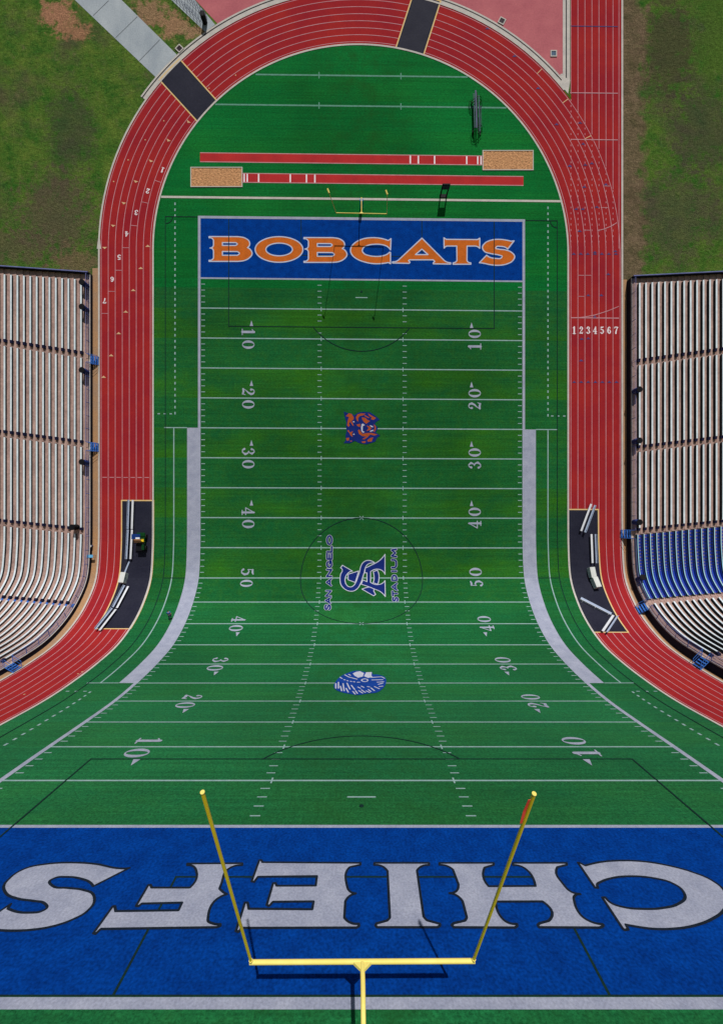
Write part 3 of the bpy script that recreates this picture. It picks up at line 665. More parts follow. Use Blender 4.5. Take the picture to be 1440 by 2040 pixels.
em = emblem('wildcat_emblem', [[(205, 140), (330, 185), (430, 200), (500, 250), (560, 210), (640, 165), (760, 145), (960, 160), (1050, 220), (1180, 320), (1230, 375), (1130, 440), (1090, 490), (1130, 540), (1180, 600), (1150, 690), (1120, 740), (1245, 830), (1150, 900), (1110, 1000), (990, 1040), (850, 1080), (720, 1060), (620, 1030), (520, 980), (400, 1045), (200, 1050), (265, 960), (255, 820), (290, 700), (270, 560), (280, 440), (240, 330)]], 7, NAVY, turf, t4)
emblem('emblem_fur', [[(265, 270), (350, 190), (430, 210), (490, 300), (490, 360), (430, 420), (470, 490), (490, 560), (440, 520), (400, 440), (350, 470), (380, 540), (340, 580), (300, 530), (320, 400), (350, 300)],
   [(550, 310), (600, 220), (700, 195), (830, 200), (760, 250), (660, 270), (620, 330), (620, 430), (580, 400)], [(790, 235), (960, 320), (900, 325), (800, 270)],
   [(900, 190), (1000, 260), (1130, 325), (1060, 380), (980, 360), (1010, 310), (930, 260)], [(720, 310), (820, 320), (880, 380), (960, 410), (850, 490), (780, 440), (740, 380)],
   [(560, 520), (680, 490), (670, 590), (610, 560)], [(610, 680), (650, 650), (740, 780), (860, 760), (990, 750), (1170, 800), (1080, 830), (960, 800), (880, 880), (800, 940), (730, 930), (860, 860), (740, 850), (640, 780)],
   [(850, 540), (960, 570), (1000, 620), (960, 670), (850, 700), (920, 620)], [(1060, 500), (1120, 560), (1130, 640), (1080, 740), (1060, 700), (1090, 620)],
   [(880, 960), (960, 900), (1050, 880), (1000, 1000), (890, 1005)], [(710, 1000), (840, 990), (820, 1040), (740, 1045)], [(275, 900), (365, 890), (350, 970), (290, 975)],
   [(365, 985), (440, 970), (430, 1005)], [(300, 690), (350, 670), (380, 740), (470, 700), (440, 780), (460, 870), (400, 830), (370, 760)]], 8, EORANGE, em, t4)
emblem('emblem_teeth', [[(715, 500), (760, 490), (810, 530), (750, 560), (745, 700), (810, 730), (750, 750), (710, 700), (700, 600)], [(940, 530), (1040, 560), (1040, 600), (990, 580)], [(950, 700), (1050, 660), (1050, 700), (960, 720)], [(460, 430), (500, 415), (520, 445), (480, 455)], [(465, 790), (500, 770), (520, 800), (490, 815)]], 9, PALE, em, t4)
t5 = (655, 1330, 11.52)
em = emblem('headdress_emblem', [[(110, 420, 1), (150, 340, 1), (230, 240, 1), (340, 170, 1), (470, 120, 1), (560, 90, 1), (700, 85, 1), (800, 110, 1), (980, 110), (1010, 170), (1190, 190, 1), (1290, 240, 1), (1310, 330, 1), (1280, 430, 1), (1200, 520, 1), (1100, 580, 1), (900, 605, 1), (620, 640, 1), (480, 615, 1), (300, 580, 1), (160, 520, 1), (115, 470, 1)]], 7, CBLUE, turf, t5)
emblem('emblem_face', [[(540, 150), (620, 110), (710, 95), (800, 140), (770, 220), (660, 245), (590, 200)], [(800, 210), (850, 120), (980, 115), (970, 200), (1000, 225), (900, 250)]], 8, PALE, em, t5)
fe = [[(155, 380), (155, 490)], [(215, 350), (215, 490)], [(260, 440), (290, 550)], [(320, 380), (345, 550)], [(390, 490), (440, 580)], [(410, 370), (480, 510)], [(510, 420), (590, 520)], [(545, 560), (600, 625)], [(605, 545), (650, 610)], [(680, 545), (770, 600)], [(740, 525), (830, 585)], [(850, 550), (930, 585)], [(900, 520), (960, 565)], [(960, 480), (1040, 545)], [(1040, 450), (1150, 500)], [(1100, 350), (1250, 340)], [(1150, 450), (1230, 440)], [(660, 460), (720, 490)], [(740, 440), (800, 470)], [(880, 450), (930, 460)], [(1130, 400), (1230, 370)],
      [(970, 240), (1200, 225), (1270, 260)], [(980, 298), (1230, 292)], [(250, 235), (300, 265)], [(340, 290), (370, 298)], [(410, 312), (435, 320)], [(490, 328), (515, 334)], [(560, 338), (590, 344)], [(650, 350), (700, 350)], [(360, 180), (450, 230), (640, 280)], [(450, 170), (490, 190)], [(300+515, 270), (760, 285), (740, 305), (770, 328), (815, 338), (870, 328), (892, 305), (870, 282), (815, 270)]]
fp = []
for st_ in fe: fp += brush_polys([(*at(655+x/11.52, 1330+y/11.52), .15) for x, y in st_])
sheet('emblem_feathers', [union(fp)], L(9), PALE, em)

# ------------------------------------------------------------------ track writing
def tdigit(ch, x, y, rot, w_=.62, h_=.86):
    u, s = at(x, y); xd = (math.cos(rot), math.sin(rot)); yd = (-math.sin(rot), math.cos(rot))
    o = (u-xd[0]*w_/2-yd[0]*h_/2, s-xd[1]*w_/2-yd[1]*h_/2)
    sheet('lane_number', [union(glyph(ch, o, xd, yd, w_, h_, .03))], L(4), TRNUM, track)
for i, (x, y) in enumerate(((323, 338), (294, 380), (271, 423), (252, 466), (237, 512), (223, 556), (208, 599))):
    u, s = at(x, y); a = math.atan2((s-CS), (u-CX)) if s > CS else math.pi
    tdigit(str(i+1), x, y, a)
for i, x in enumerate((1143, 1157, 1171, 1184.5, 1198.5, 1212.5, 1226.5)): tdigit(str(i+1), x, 657.5, 0, .66, 1.25)
def radial(lane, x, y, m, wd=.08):
    u, s = at(x, y)
    r0 = lanes[lane]; r1 = lanes[lane+1]
    if s > CS:
        a = math.atan2((s-CS)*KV, u-CX); c, d = math.cos(a), math.sin(a)
        pts = [(CX+r0*c, CS+r0*d/KV), (CX+r1*c, CS+r1*d/KV)]
    else: sg = -1 if u < 0 else 1; pts = [(CX+sg*r0, s), (CX+sg*r1, s)]
    sheet('exchange_line', [band(pts, wd)], L(3), m, track)
for i, (x, y) in enumerate(((315, 361), (289, 403), (268, 449), (251, 493), (237, 538), (223, 580), (207, 624))): radial(i, x, y, TRLINE)
def tri(x, y, up, m=PEACH, k=1.0):
    u, s = at(x, y)
    rot = math.atan2(s-CS, u-CX)-math.pi if (s > CS and u < 0) else 0
    c, d = math.cos(rot), math.sin(rot); q = []
    for px, py in ((-.42*k, -up*.12), (.42*k, -up*.12), (.12*k, up*.12), (0, up*.24), (-.12*k, up*.12)): q.append((u+px*c-py*d, s+px*d+py*c))
    sheet('exchange_mark', [tess(q)], L(4), m, track)
for x, y in ((375, 242), (335, 279), (300, 320), (270, 361), (246, 404), (225, 449), (208, 493)): tri(x, y, -1)
for x, y in ((294, 490), (280, 534), (265, 578), (250, 621), (236, 664), (221, 708), (206, 751)): tri(x, y, 1)
for x, y in ((469, 149), (416, 175), (326, 240), (289, 278), (255, 318), (226, 361), (48, 1384), (155, 1343), (163, 1339)):
    u, s = at(x, y); sheet('spot_mark', [([*disc((u, s), .11, 8)], [tuple(range(8))])], L(4), PEACH, track)
for x in (1142, 1156, 1170, 1184, 1198, 1212, 1226):
    tri(x, 505.5, 1, TBLUE, .9); tri(x+1, 761, 1, TBLUE, .9)
for x, y in ((1225, 500), (1184, 502), (1211, 546), (1171, 588), (1197, 588), (1184, 631), (1157, 718), (1158, 675), (1171, 674), (1154, 460), (1147, 416), (1160, 416), (1188, 412), (1163, 372), (1206, 367), (1155, 244), (1161, 286), (1165, 328), (1134, 330), (1178, 325), (1108, 247), (1071, 175), (1024, 111), (970, 56)): tri(x, y, 1, TBLUE, .9)
def cross(x0, x1, y, m, w_=.08, h=3):
    a = at(x0, y); b = at(x1, y); s = (a[1]+b[1])/2; sheet('cross_line', [rect(a[0], s-w_/2, b[0], s+w_/2)], L(h)+.003, m, track)
cross(1135, 1230, 184.5, TRLINE, .13); cross(1136, 1230, 277.5, TRLINE, .13); cross(1136, 1230, 51.5, TBLUE, .13); cross(1136, 1232, 633, TRLINE, .15)
cross(1150, 1163, 548, TRLINE); cross(1164, 1177, 548, TRLINE); cross(1152, 1163, 590, TRLINE); cross(1162, 1176, 458, TRLINE); cross(1196, 1210, 413, TRLINE); cross(1202, 1214, 370, TRLINE)
d = []
for i in range(7):
    u = -(lanes[i]+lanes[i+1])/2+CX; s = at(250, 951)[1]; d.append(rect(u-.36, s-.05, u+.36, s+.05))
sheet('cross_dashes', d, L(3), TRLINE, track)
for pts in ([(1146, 633), (1165, 631), (1185, 627), (1210, 619), (1232, 610)], [(1189, 459), (1202, 456), (1217, 450), (1228, 443)]):
    sheet('stagger_curve', [band([at(*p) for p in pts], .11)], L(5), TRLINE, track)
for x, y, l_ in ((1077, 138, 6), (1115, 208, 6), (1146, 285, 6)): radial(l_-0 if l_ < 7 else 6, x, y, PEACH, .12)

# ------------------------------------------------------------------ black rubber crossing mats
def mat_thing(label, poly, edge, h=.018):
    top = sheet_mesh('crossing_mat', [tess(poly)], h); top.materials.append(MATB)
    o = bpy.data.objects.new('crossing_mat', top); COL.objects.link(o); tag(o, label, 'rubber mat', 'black mats laid over the track')
    sheet('edge_tape', [band(poly, edge, True)], h+L(1), MATE, o)
    return o
# densify for curves
def circ_side(r, d0, d1, n=10): return arc(r, d0, d1, n)
aA0, aA1, aB0, aB1 = ang(391, 240), ang(430, 198), ang(312, 154), ang(354, 113)
mat_thing('black rubber mat with yellow edges joining the concrete path to the field', circ_side(RI+.05, aA0, aA1) + circ_side(43.6, aB1, aB0), .2)
mat_thing('black rubber mat over the top of the bend, right of centre', circ_side(RI+.05, ang(844, 106), ang(789, 89)) + circ_side(43.8, ang(824, -20), ang(880, -8)), .2)
sA = at(270, 997)[1]; sB = at(225, 1253)[1]
ml = [(-39.75, sA), (-34.45, sA), (-34.45, sB), (-39.75, sB)]
mat_thing('long black mat under the team benches on the left side of the track', ml, .2)
sA = at(1160, 1015)[1]; sB = at(1220, 1260)[1]
mat_thing('long black mat under the team benches on the right side of the track', [(34.25, sA), (39.25, sA), (39.4, sB), (34.25, sB)], .2)

# ------------------------------------------------------------------ grandstands
def ext(profile, s0, s1, extra_s=()):
    """extrude an open (u,h) profile along s with bends; returns verts, faces, uvs"""
    ss = sorted(set([s0, s1] + [k for k in KS if s0 < k < s1] + [s for s in extra_s if s0 < s < s1] + [s for s in range(int(s0)+1, int(s1)+1, 6) if s > 60 and s < s1]))
    vs = []; fs = []; uv = []
    for s in ss:
        for u, h in profile: vs.append(P(u, s, h)); uv.append((u, s))
    n = len(profile)
    for i in range(len(ss)-1):
        for k in range(n-1): fs.append((i*n+k, i*n+k+1, (i+1)*n+k+1, (i+1)*n+k))
    return vs, fs, uv
def ext_obj(name, profs, m, parent=None, origin=None, caps=True):
    V = []; F = []; UV = []
    for prof, s0, s1 in profs:
        vs, fs, uv = ext(prof, s0, s1); b = len(V); V += vs; UV += uv; F += [tuple(b+i for i in f) for f in fs]
        if caps:
            n = len(prof)-1 if prof[0] == prof[-1] else len(prof)
            if prof[0] == prof[-1]:
                F.append(tuple(b+i for i in range(n))[::-1]); e = len(V)-len(prof); F.append(tuple(e+i for i in range(n)))
    loc = origin if origin is not None else Vector((0, 0, 0))
    me = bpy.data.meshes.new(name); me.from_pydata([tuple(v-loc) for v in V], [], F); me.update()
    ul = me.uv_layers.new(name='flat')
    for lp in me.loops: ul.data[lp.index].uv = UV[lp.vertex_index]
    bm = bmesh.new(); bm.from_mesh(me); bmesh.ops.recalc_face_normals(bm, faces=bm.faces)
    bm.to_mesh(me); bm.free(); me.materials.append(m)
    o = bpy.data.objects.new(name, me); COL.objects.link(o)
    if parent: o.parent = parent
    else: o.location = loc
    return o
ORD = ['front', 'second', 'third', 'fourth', 'fifth', 'sixth', 'seventh', 'eighth', 'ninth', 'tenth', 'eleventh', 'twelfth', 'thirteenth', 'fourteenth', 'fifteenth', 'sixteenth', 'seventeenth']
SECN = ['top section', 'second section from the top', 'third section from the top', 'fourth section from the top', 'fifth section from the top']
NR = 16
STANDS = {}
BEAM = mat('seat_beam_blue', (0.30, 0.58, 0.72), (0.25, 0.5, 0.64), 1, .5)
DNAVY = mat('shade_navy', (0.012, 0.015, 0.05), (0.008, 0.010, 0.03), 1, .7, coord='Object')  # shadow at the bench ends, put in as a dark colour
SHADE = mat('shade_dark', (0.025, 0.036, 0.042), (0.016, 0.024, 0.03), 1, .8)  # shade under and between the rows, put in as a dark colour
def shade_strip(par, sg, u, s0, s1, hb, hh, org=None, inv=None):  # added dark plate standing for the shade below a seat
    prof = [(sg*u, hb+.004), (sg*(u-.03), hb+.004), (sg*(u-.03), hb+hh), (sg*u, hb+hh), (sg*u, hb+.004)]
    o = ext_obj('shade_plate', [(prof, s0, s1)], SHADE, par, org)
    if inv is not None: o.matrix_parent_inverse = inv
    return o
for side, sg, u0, hw, ub, dd, rr, aisles in (('left', -1, 44.55, .72, 45.75, .950, .11, (100, 86.6, 72.0, 57.7, 43.6, 28.5, 14)),
                                 ('right', 1, 43.95, 1.25, 44.95, .945, .11, (100, 85.8, 71.5, 57.8, 43.6, 29.0, 14))):
    root = empty('grandstand', frame(sg*50, 75), 'open concrete grandstand on the %s side of the track' % side, 'grandstand')
    Mi = root.matrix_world.inverted()
    def fix(o):
        o.matrix_parent_inverse = Mi; return o
    # terrace profile
    prof = [(sg*u0, hw)]
    def uri(i): return ub + i*dd - .62
    for i in range(NR):
        prof.append((sg*uri(i), hw+i*rr)); prof.append((sg*(uri(i)+.004), hw+(i+1)*rr))
    ue = uri(NR)+.6; prof.append((sg*ue, hw+NR*rr)); prof.append((sg*(ue+.01), -.05))
    fix(ext_obj('terrace', [(prof, 8, 100)], TERR, root))
    fix(ext_obj('front_wall', [([(sg*(u0-.01), -.05), (sg*(u0-.01), hw-.001), (sg*(u0+.05), hw-.002)], 8, 100)], DWALL, root))
    fix(ext_obj('wall_coping', [([(sg*(u0-.05), hw-.04), (sg*(u0-.05), hw+.03), (sg*(u0+.16), hw+.03), (sg*(u0+.16), hw-.04), (sg*(u0-.05), hw-.04)], 8, 100)], KERB, root))
    # end parapet
    k = MB()
    for i in range(NR+1):
        ua = u0 if i == 0 else uri(i-1); ub2 = uri(i) if i < NR else ue; hh = hw+i*rr+.55
        pts = []
        for (u, s, h) in ((ua, 100, -.05), (ub2, 100, -.05), (ub2, 100, hh), (ua, 100, hh), (ua, 100.22, -.05), (ub2, 100.22, -.05), (ub2, 100.22, hh), (ua, 100.22, hh)): pts.append(P(sg*u, s, h))
        k.poly(pts, [(0, 1, 2, 3), (4, 7, 6, 5), (3, 2, 6, 7), (0, 3, 7, 4), (1, 5, 6, 2)])
    fix(k.build('end_parapet', DWALL, root))
    k = MB(); k.tube([P(sg*(u0+j*(ue-u0)/20), 100.11, hw+.60+rr*(j*(ue-u0)/20)/dd) for j in range(21)], .09, 6)
    fix(k.build('parapet_rail', RAILP, root))
    # aisle steps
    for a in aisles[1:]:
        for i in range(NR):
            k = MB()
            s = a+.11*i*(1 if a > 50 else .4)
            pts = []
            ua = uri(i)-.36; ub2 = uri(i)+.0; hb = hw+i*rr
            for (u, ss, h) in ((ua, s-.42, hb-.02), (ub2, s-.42, hb-.02), (ub2, s+.42, hb-.02), (ua, s+.42, hb-.02), (ua, s-.42, hb+rr*.55), (ub2, s-.42, hb+rr*.55), (ub2, s+.42, hb+rr*.55), (ua, s+.42, hb+rr*.55)): pts.append(P(sg*u, ss, h))
            k.poly(pts, [(0, 1, 2, 3), (4, 7, 6, 5), (0, 4, 5, 1), (1, 5, 6, 2), (2, 6, 7, 3), (3, 7, 4, 0)])
            fix(k.build('aisle_step', STEELB if abs(a-43.6) < .1 and sg < 0 else TERR, root))
    # railing along the front
    stairs = (86.0, 71.6, 28.3) if sg < 0 else (57.4, 43.0, 29.0)
    segs = []; lim = [8] + sorted(stairs) + [99.7]
    for i in range(len(lim)-1): segs.append((lim[i]+(.75 if i else 0), lim[i+1]-(.75 if i < len(lim)-2 else 0)))
    for a, b in segs:
        k = MB(); pk = MB(); us = sg*(u0+.08)
        n = max(2, int((b-a)/1.0)); ss = [a+(b-a)*i/n for i in range(n+1)]
        for hh, r in ((1.02, .032), (.55, .02), (.14, .02)): k.tube([P(us, s, hw+hh) for s in ss], r, 5)
        rl = fix(k.build('railing', RAILP, root))
        s = a
        while s <= b:
            pk.tube([P(us, s, hw+.02), P(us, s, hw+1.0)], .016, 3, False); s += .16
        p_ = pk.build('pickets', RAILP, rl)
        p_['kind'] = 'stuff'; s = a
        while s <= b+.01:
            MB().tube([P(us, s, hw), P(us, s, hw+1.03)], .035, 5).build('post', STEELB, rl); s += (b-a)/max(1, round((b-a)/2.3))
    # steel stairs down to the track
    for j, s in enumerate(stairs):
        t = empty('access_stair', frame(sg*(u0-.02), s), 'blue steel stair from the track up to the %s stand, %s' % (side, (('highest of its side', 'middle one of its side', 'lowest of its side') if True else ())[j]), 'stair', 'blue stairs at the stand fronts')
        H = hw*YD
        for q in range(4):
            MB().box((-sg*(.12+.24*q), 0, H*(1-(q+.3)/4)), (.22, 1.15, .04)).build('tread', STEELB, t)
        for e in (-1, 1):
            k = MB(); k.tube([(0, e*.6, H), (-sg*.95, e*.6, .02)], .04, 5)
            k.tube([(0, e*.6, H+.0), (0, e*.6, H+.9), (-sg*.95, e*.6, .85), (-sg*.95, e*.6, 0)], .028, 6)
            k.tube([(-sg*.0, e*.6, H+.45), (-sg*.95, e*.6, .45)], .02, 5)
            k.build('handrail', STEELB, t)
    # benches, one thing per row and section
    for si in range(5):
        hi, lo = aisles[si], aisles[si+1]
        for i in range(NR):
            k1_ = .11*i*(1 if lo > 50 else .4); k0_ = .11*i*(1 if 50 < hi < 99 else .4) if hi < 99 else 0
            s1 = hi-.46+k0_ if hi < 99 else 98.95; s0 = lo+.66+k1_
            uc = ub+i*dd; hb = hw+(i+1)*rr
            if si == 3 and sg > 0:
                s0 += .1
                rt = empty('seat_row', frame(sg*uc, (s0+s1)/2, 0, hb), '%s row of blue seats in the block of the right stand' % ORD[i], 'seat row', 'rows of blue seats')
                RI_ = rt.matrix_world.inverted()
                bmx = ext_obj('seat_beam', [([(sg*(uc-.20), hb+.36), (sg*(uc-.20), hb+.40), (sg*(uc-.33), hb+.40), (sg*(uc-.33), hb+.36), (sg*(uc-.20), hb+.36)], s0, s1)], BEAM, rt); bmx.matrix_parent_inverse = RI_
                shade_strip(rt, sg, uc-.26, s0, s1, hb, .35, None, RI_)
                fb = ext_obj('floor_shade', [([(sg*(uc-.60), hb+.0), (sg*(uc-.60), hb+.05), (sg*(uc-.28), hb+.05), (sg*(uc-.28), hb+.0), (sg*(uc-.60), hb+.0)], s0, s1)], SHADE, rt); fb.matrix_parent_inverse = RI_  # added dark strip on the tread: shade between the seat rows
                n = 24
                for q in range(n):
                    s = s0+(s1-s0)*(q+.5)/n
                    if 'seat' not in STANDS:
                        z = MB()
                        z.box((.0, 0, .40), (.27, .33, .05)).box((.15, 0, .54), (.05, .33, .28)).box((.0, 0, .2), (.05, .05, .36))
                        STANDS['seat'] = z.mesh('seat', .012); STANDS['seat'].materials.append(SEATB)
                    o = bpy.data.objects.new('seat', STANDS['seat']); COL.objects.link(o); o.parent = rt; o.matrix_parent_inverse = RI_
                    o.matrix_basis = frame(sg*uc, s, 0, hb)
                continue
            bw2 = .128; bz = .44 if sg > 0 else .30
            pr = [(sg*(uc-bw2), hb+bz), (sg*(uc-bw2), hb+bz+.05), (sg*(uc+bw2), hb+bz+.05), (sg*(uc+bw2), hb+bz), (sg*(uc-bw2), hb+bz)]
            org = P(sg*uc, (s0+s1)/2, hb)
            b_ = ext_obj('bleacher_bench', [(pr, s0, s1)], ALU, None, org)
            nm = '%s row' % ORD[i]
            tag(b_, 'silver bench, %s, %s, %s stand' % (nm, SECN[si], side), 'bench', 'benches of the %s stand' % side)
            sk = shade_strip(b_, sg, uc-.09, s0+.02, s1-.02, hb, .43 if sg > 0 else .24, org)
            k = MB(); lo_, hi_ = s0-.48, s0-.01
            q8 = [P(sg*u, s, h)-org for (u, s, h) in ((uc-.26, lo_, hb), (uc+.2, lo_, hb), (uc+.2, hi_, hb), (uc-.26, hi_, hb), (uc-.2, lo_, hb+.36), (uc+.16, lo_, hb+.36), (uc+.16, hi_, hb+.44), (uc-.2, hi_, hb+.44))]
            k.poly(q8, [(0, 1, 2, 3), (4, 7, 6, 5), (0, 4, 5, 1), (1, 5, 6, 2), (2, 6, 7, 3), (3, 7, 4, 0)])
            k.build('end_shade', DNAVY, b_)  # added dark block standing for the shadow the bench end casts

# ------------------------------------------------------------------ goal posts
def W(x, y, z):                            # survey point at depth z yards
    return Vector(((x-719.5)/870*z, z, 19.75-(y-1020)/870*z))*YD
def goal(label, E0, E1, T0, T1, neck, base, rs, mt, flag=None, gusset=True):
    root = bpy.data.objects.new('goal_post', None); COL.objects.link(root); root.location = base; tag(root, label, 'goal post', 'football goal posts')
    o_ = base
    def rel(p): return p-o_
    d = (E1-E0).normalized()
    k = MB(); k.tube([rel(E0-d*.05), rel(E1+d*.05)], rs*1.25, 14); k.build('crossbar', mt[0], root, smooth_=False)
    for E, T in ((E0, T0), (E1, T1)):
        k = MB(); k.tube([rel(E), rel(T)], rs*.78, 14); up = k.build('upright', mt[1], root)
        c = MB(); dd = (T-E).normalized(); c.tube([rel(T), rel(T+dd*.03)], rs*.9, 12); c.build('cap', CREAM, up)
        c = MB(); c.tube([rel(E-dd*.02), rel(E+dd*.16)], rs*1.05, 12); c.build('collar', mt[0], up)
    pts = neck; sm = []
    for i in range(len(pts)-1):
        p0 = pts[max(i-1, 0)]; p1 = pts[i]; p2 = pts[i+1]; p3 = pts[min(i+2, len(pts)-1)]
        for t in [j/6 for j in range(6)]:
            sm.append(.5*((2*p1)+(-p0+p2)*t+(2*p0-5*p1+4*p2-p3)*t*t+(-p0+3*p1-3*p2+p3)*t**3))
    sm.append(pts[-1])
    k = MB(); k.tube([rel(p) for p in sm], rs*1.3, 14); k.build('gooseneck', mt[2], root, smooth_=False)
    C = (E0+E1)/2; nk = (sm[3]-sm[0]).normalized()
    k = MB(); n_ = d.cross(nk).normalized()*rs*.5; g = [C+d*rs*5.5+nk*rs*.6, C-d*rs*5.5+nk*rs*.6, C-d*rs*1.2+nk*rs*4.6, C+d*rs*1.2+nk*rs*4.6]
    k.poly([rel(p+n_*1.6) for p in g]+[rel(p-n_*1.6) for p in g], [(0, 1, 2, 3), (7, 6, 5, 4), (0, 4, 5, 1), (1, 5, 6, 2), (2, 6, 7, 3), (3, 7, 4, 0)])
    gp = k.build('gusset_plate', mt[2], root)
    return root, rel
E0, E1, T0, T1 = W(500, 1918, 15.6), W(942, 1915.5, 15.6), W(403, 1580, 10.85), W(1063, 1583, 10.85)
C = (E0+E1)/2
bs = P(C.x/YD+.05, -14.2, 0)
root, rel = goal('tall yellow goal post standing behind the nearer blue end zone', E0, E1, T0, T1,
     [C+Vector((0, -.05, 0)), C+Vector((.02, -.6, -.05)), C+Vector((.03, -1.35, -.35)), Vector((bs.x, bs.y+.05, bs.z+1.6)), bs], bs, .058, (CREAM, YELLOW, CREAM))
k = MB(); a = T1.lerp(E1, .02); b = T1.lerp(E1, .125); off = Vector((-.11, -.03, 0)); k.poly([rel(a), rel(a+off), rel((a+b)/2+off*1.05+Vector((0, .03, 0))), rel(b+off*.95), rel(b), rel((a+b)/2)], [(0, 1, 2, 5), (5, 2, 3, 4)])
o = k.build('wind_ribbon', RED, root); md = o.modifiers.new('t', 'SOLIDIFY'); md.thickness = .006
E0, E1 = W(669, 423.5, 69.55), W(770, 425.5, 69.55); T0, T1 = W(655, 384, 61.9), W(771, 387, 61.9); C = (E0+E1)/2
bs = P(.0, 112.1, 0)
root, rel = goal('distant yellow goal post behind the far blue end zone', E0, E1, T0, T1, [C, C+Vector((0, .05, .9)), Vector((bs.x, bs.y-2.45, bs.z-.35)), Vector((bs.x, bs.y-1.7, bs.z)), bs], bs, .05, (CREAM, YELLOW, CREAM))
k = MB(); k.tube([rel(bs), rel(bs+Vector((0, -1.7, 0)))], .24, 12); k.build('base_pad', STEELB, root)
for T in (T0, T1):
    k = MB(); k.tube([rel(T), rel(T+Vector((-.22, -.1, .5)))], .11, 6); k.build('wind_ribbon', CREAM, root)

# ------------------------------------------------------------------ loose things
def team_bench(a, b, label, h=.5, turn=1, tip=False):
    A = at(*a, h); B = at(*b, h); u = (A[0]+B[0])/2; s = (A[1]+B[1])/2
    M0 = frame(u, s); pa = M0.inverted() @ P(A[0], A[1], 0); pb = M0.inverted() @ P(B[0], B[1], 0)
    ln = (pb-pa).length; rot = math.atan2(pb.y-pa.y, pb.x-pa.x)
    root = empty('team_bench', frame(u, s, rot), label, 'bench', 'loose benches on the mats')
    q = 1 if turn > 0 else -1
    MB().box((0, 0, .46), (ln, .30, .05)).build('seat', ALUO, root, bevel=.01)
    MB().box((0, q*.50, .62), (ln, .20, .05)).box((0, q*.60, .74), (ln, .04, .22)).build('backrest', mat('bench_back', (.34, .40, .52), (.28, .34, .46), 2, .5, coord='Object'), root)
    for e in (-.42, 0, .42):
        MB().tube([(e*ln, -.12, .45), (e*ln, -.15, .02), (e*ln, q*.55, .02), (e*ln, q*.57, .8)], .022, 5).build('leg', DSTEEL, root)
    return root
tb = team_bench
tb((264, 996), (262, 1054), 'silver bench with backrest, highest on the left mat, beside the green cart', turn=-1)
tb((262, 1056), (259, 1114), 'silver bench on the left mat, directly below the highest one', turn=-1)
tb((254, 1168), (232, 1210), 'silver bench on the left mat just below the white box', turn=-1)
tb((229, 1214), (197, 1255), 'silver bench at the lower corner of the left mat', turn=-1)
tb((1177, 1004), (1157, 1058), 'slanted silver bench sticking out above the right mat', turn=1)
tb((1178, 1065), (1180, 1122), 'upright placed silver bench on the right mat above the white boxes', turn=1)
tb((1222, 1226), (1200, 1257), 'short silver bench at the bottom corner of the right mat', turn=1)
# tipped bench
A = at(1156, 1193, .3); B = at(1217, 1224, .3); M0 = frame((A[0]+B[0])/2, (A[1]+B[1])/2)
pa = M0.inverted() @ P(*A, 0); pb = M0.inverted() @ P(*B, 0); rot = math.atan2(pb.y-pa.y, pb.x-pa.x); ln = (pb-pa).length
rt = empty('team_bench', frame((A[0]+B[0])/2, (A[1]+B[1])/2, rot), 'bench tipped onto its back, lying across the right mat', 'bench', 'loose benches on the mats')
MB().box((0, -.1, .26), (ln, .05, .30)).build('seat', ALUO, rt, bevel=.01)
MB().box((0, .30, .10), (ln, .52, .05)).build('backrest', MATS['bench_back'], rt)
for e in (-.42, 0, .42): MB().tube([(e*ln, -.1, .2), (e*ln, -.5, .2), (e*ln, -.45, .5), (e*ln, .3, .1)], .022, 5).build('leg', ALUO, rt)
# fallen plank
A = at(255.5, 1119); B = at(250.5, 1141); M0 = frame((A[0]+B[0])/2, (A[1]+B[1])/2, 1.25)
rt = MB().box((0, 0, .12), (1.75, .22, .05)).box((.6, 0, .05), (.08, .2, .1)).box((-.6, 0, .05), (.08, .2, .1)).build('low_plank', MATS['bench_back'], None, M0); tag(rt, 'low blue grey plank lying between the long bench and the white box', 'plank')
def wbox(x, y, rot, label, lx=.72, ly=1.5, h=.95):
    u, s = at(x, y, .4); rt = empty('equipment_box', frame(u, s, rot), label, 'box', 'white boxes on the mats')
    MB().box((0, 0, h/2), (lx, ly, h)).build('body', BOXW, rt, bevel=.02); MB().box((0, 0, h+.03), (lx+.05, ly+.05, .06)).build('lid', BOXW, rt, bevel=.015)
    MB().box((lx/2+.03, 0, h*.7), (.03, .25, .05)).build('handle', DARK, rt)
wbox(246.5, 1152, -.05, 'white equipment box beside the lane edge of the left mat')
wbox(1177, 1141, .08, 'upper of two white equipment boxes on the right mat')
wbox(1185, 1162, .14, 'lower of two white equipment boxes on the right mat')
# green utility cart
u, s = at(284.5, 1080); rt = empty('utility_cart', frame(u, s, 0), 'green utility cart with a brown load parked on the left mat', 'cart')
k = MB().box((0, 0, .52), (1.15, 2.3, .34)); k.box((0, 1.15, .68), (1.2, .55, .22)); k.build('body', GREENP, rt, bevel=.05)
MB().box((0, -.75, .82), (1.15, 1.1, .28)).build('cargo_bed', DARK, rt, bevel=.02)
MB().box((.5, -.75, 1.0), (.35, .8, .16)).build('fender', GREENP, rt, bevel=.03)
MB().box((-.35, .2, 1.0), (1.0, .55, .10), .05).build('load', WOOD, rt)
MB().box((.35, .25, .86), (.45, .42, .12)).build('seat', YELLOW, rt, bevel=.03)
MB().tube([(.35, .62, .9), (.35, .72, 1.15)], .02, 5).tube([(.35+.17*math.cos(a), .73+.06*math.sin(a), 1.15+.13*math.sin(a)) for a in [2*math.pi*i/12 for i in range(13)]], .018, 5).build('steering_wheel', DARK, rt)
k = MB()
for x in (-.62, .62):
    for y in (-.15, .85): k.tube([(x, y, .7), (x, y, 1.85)], .03, 6)
k.build('roll_cage', DARK, rt)
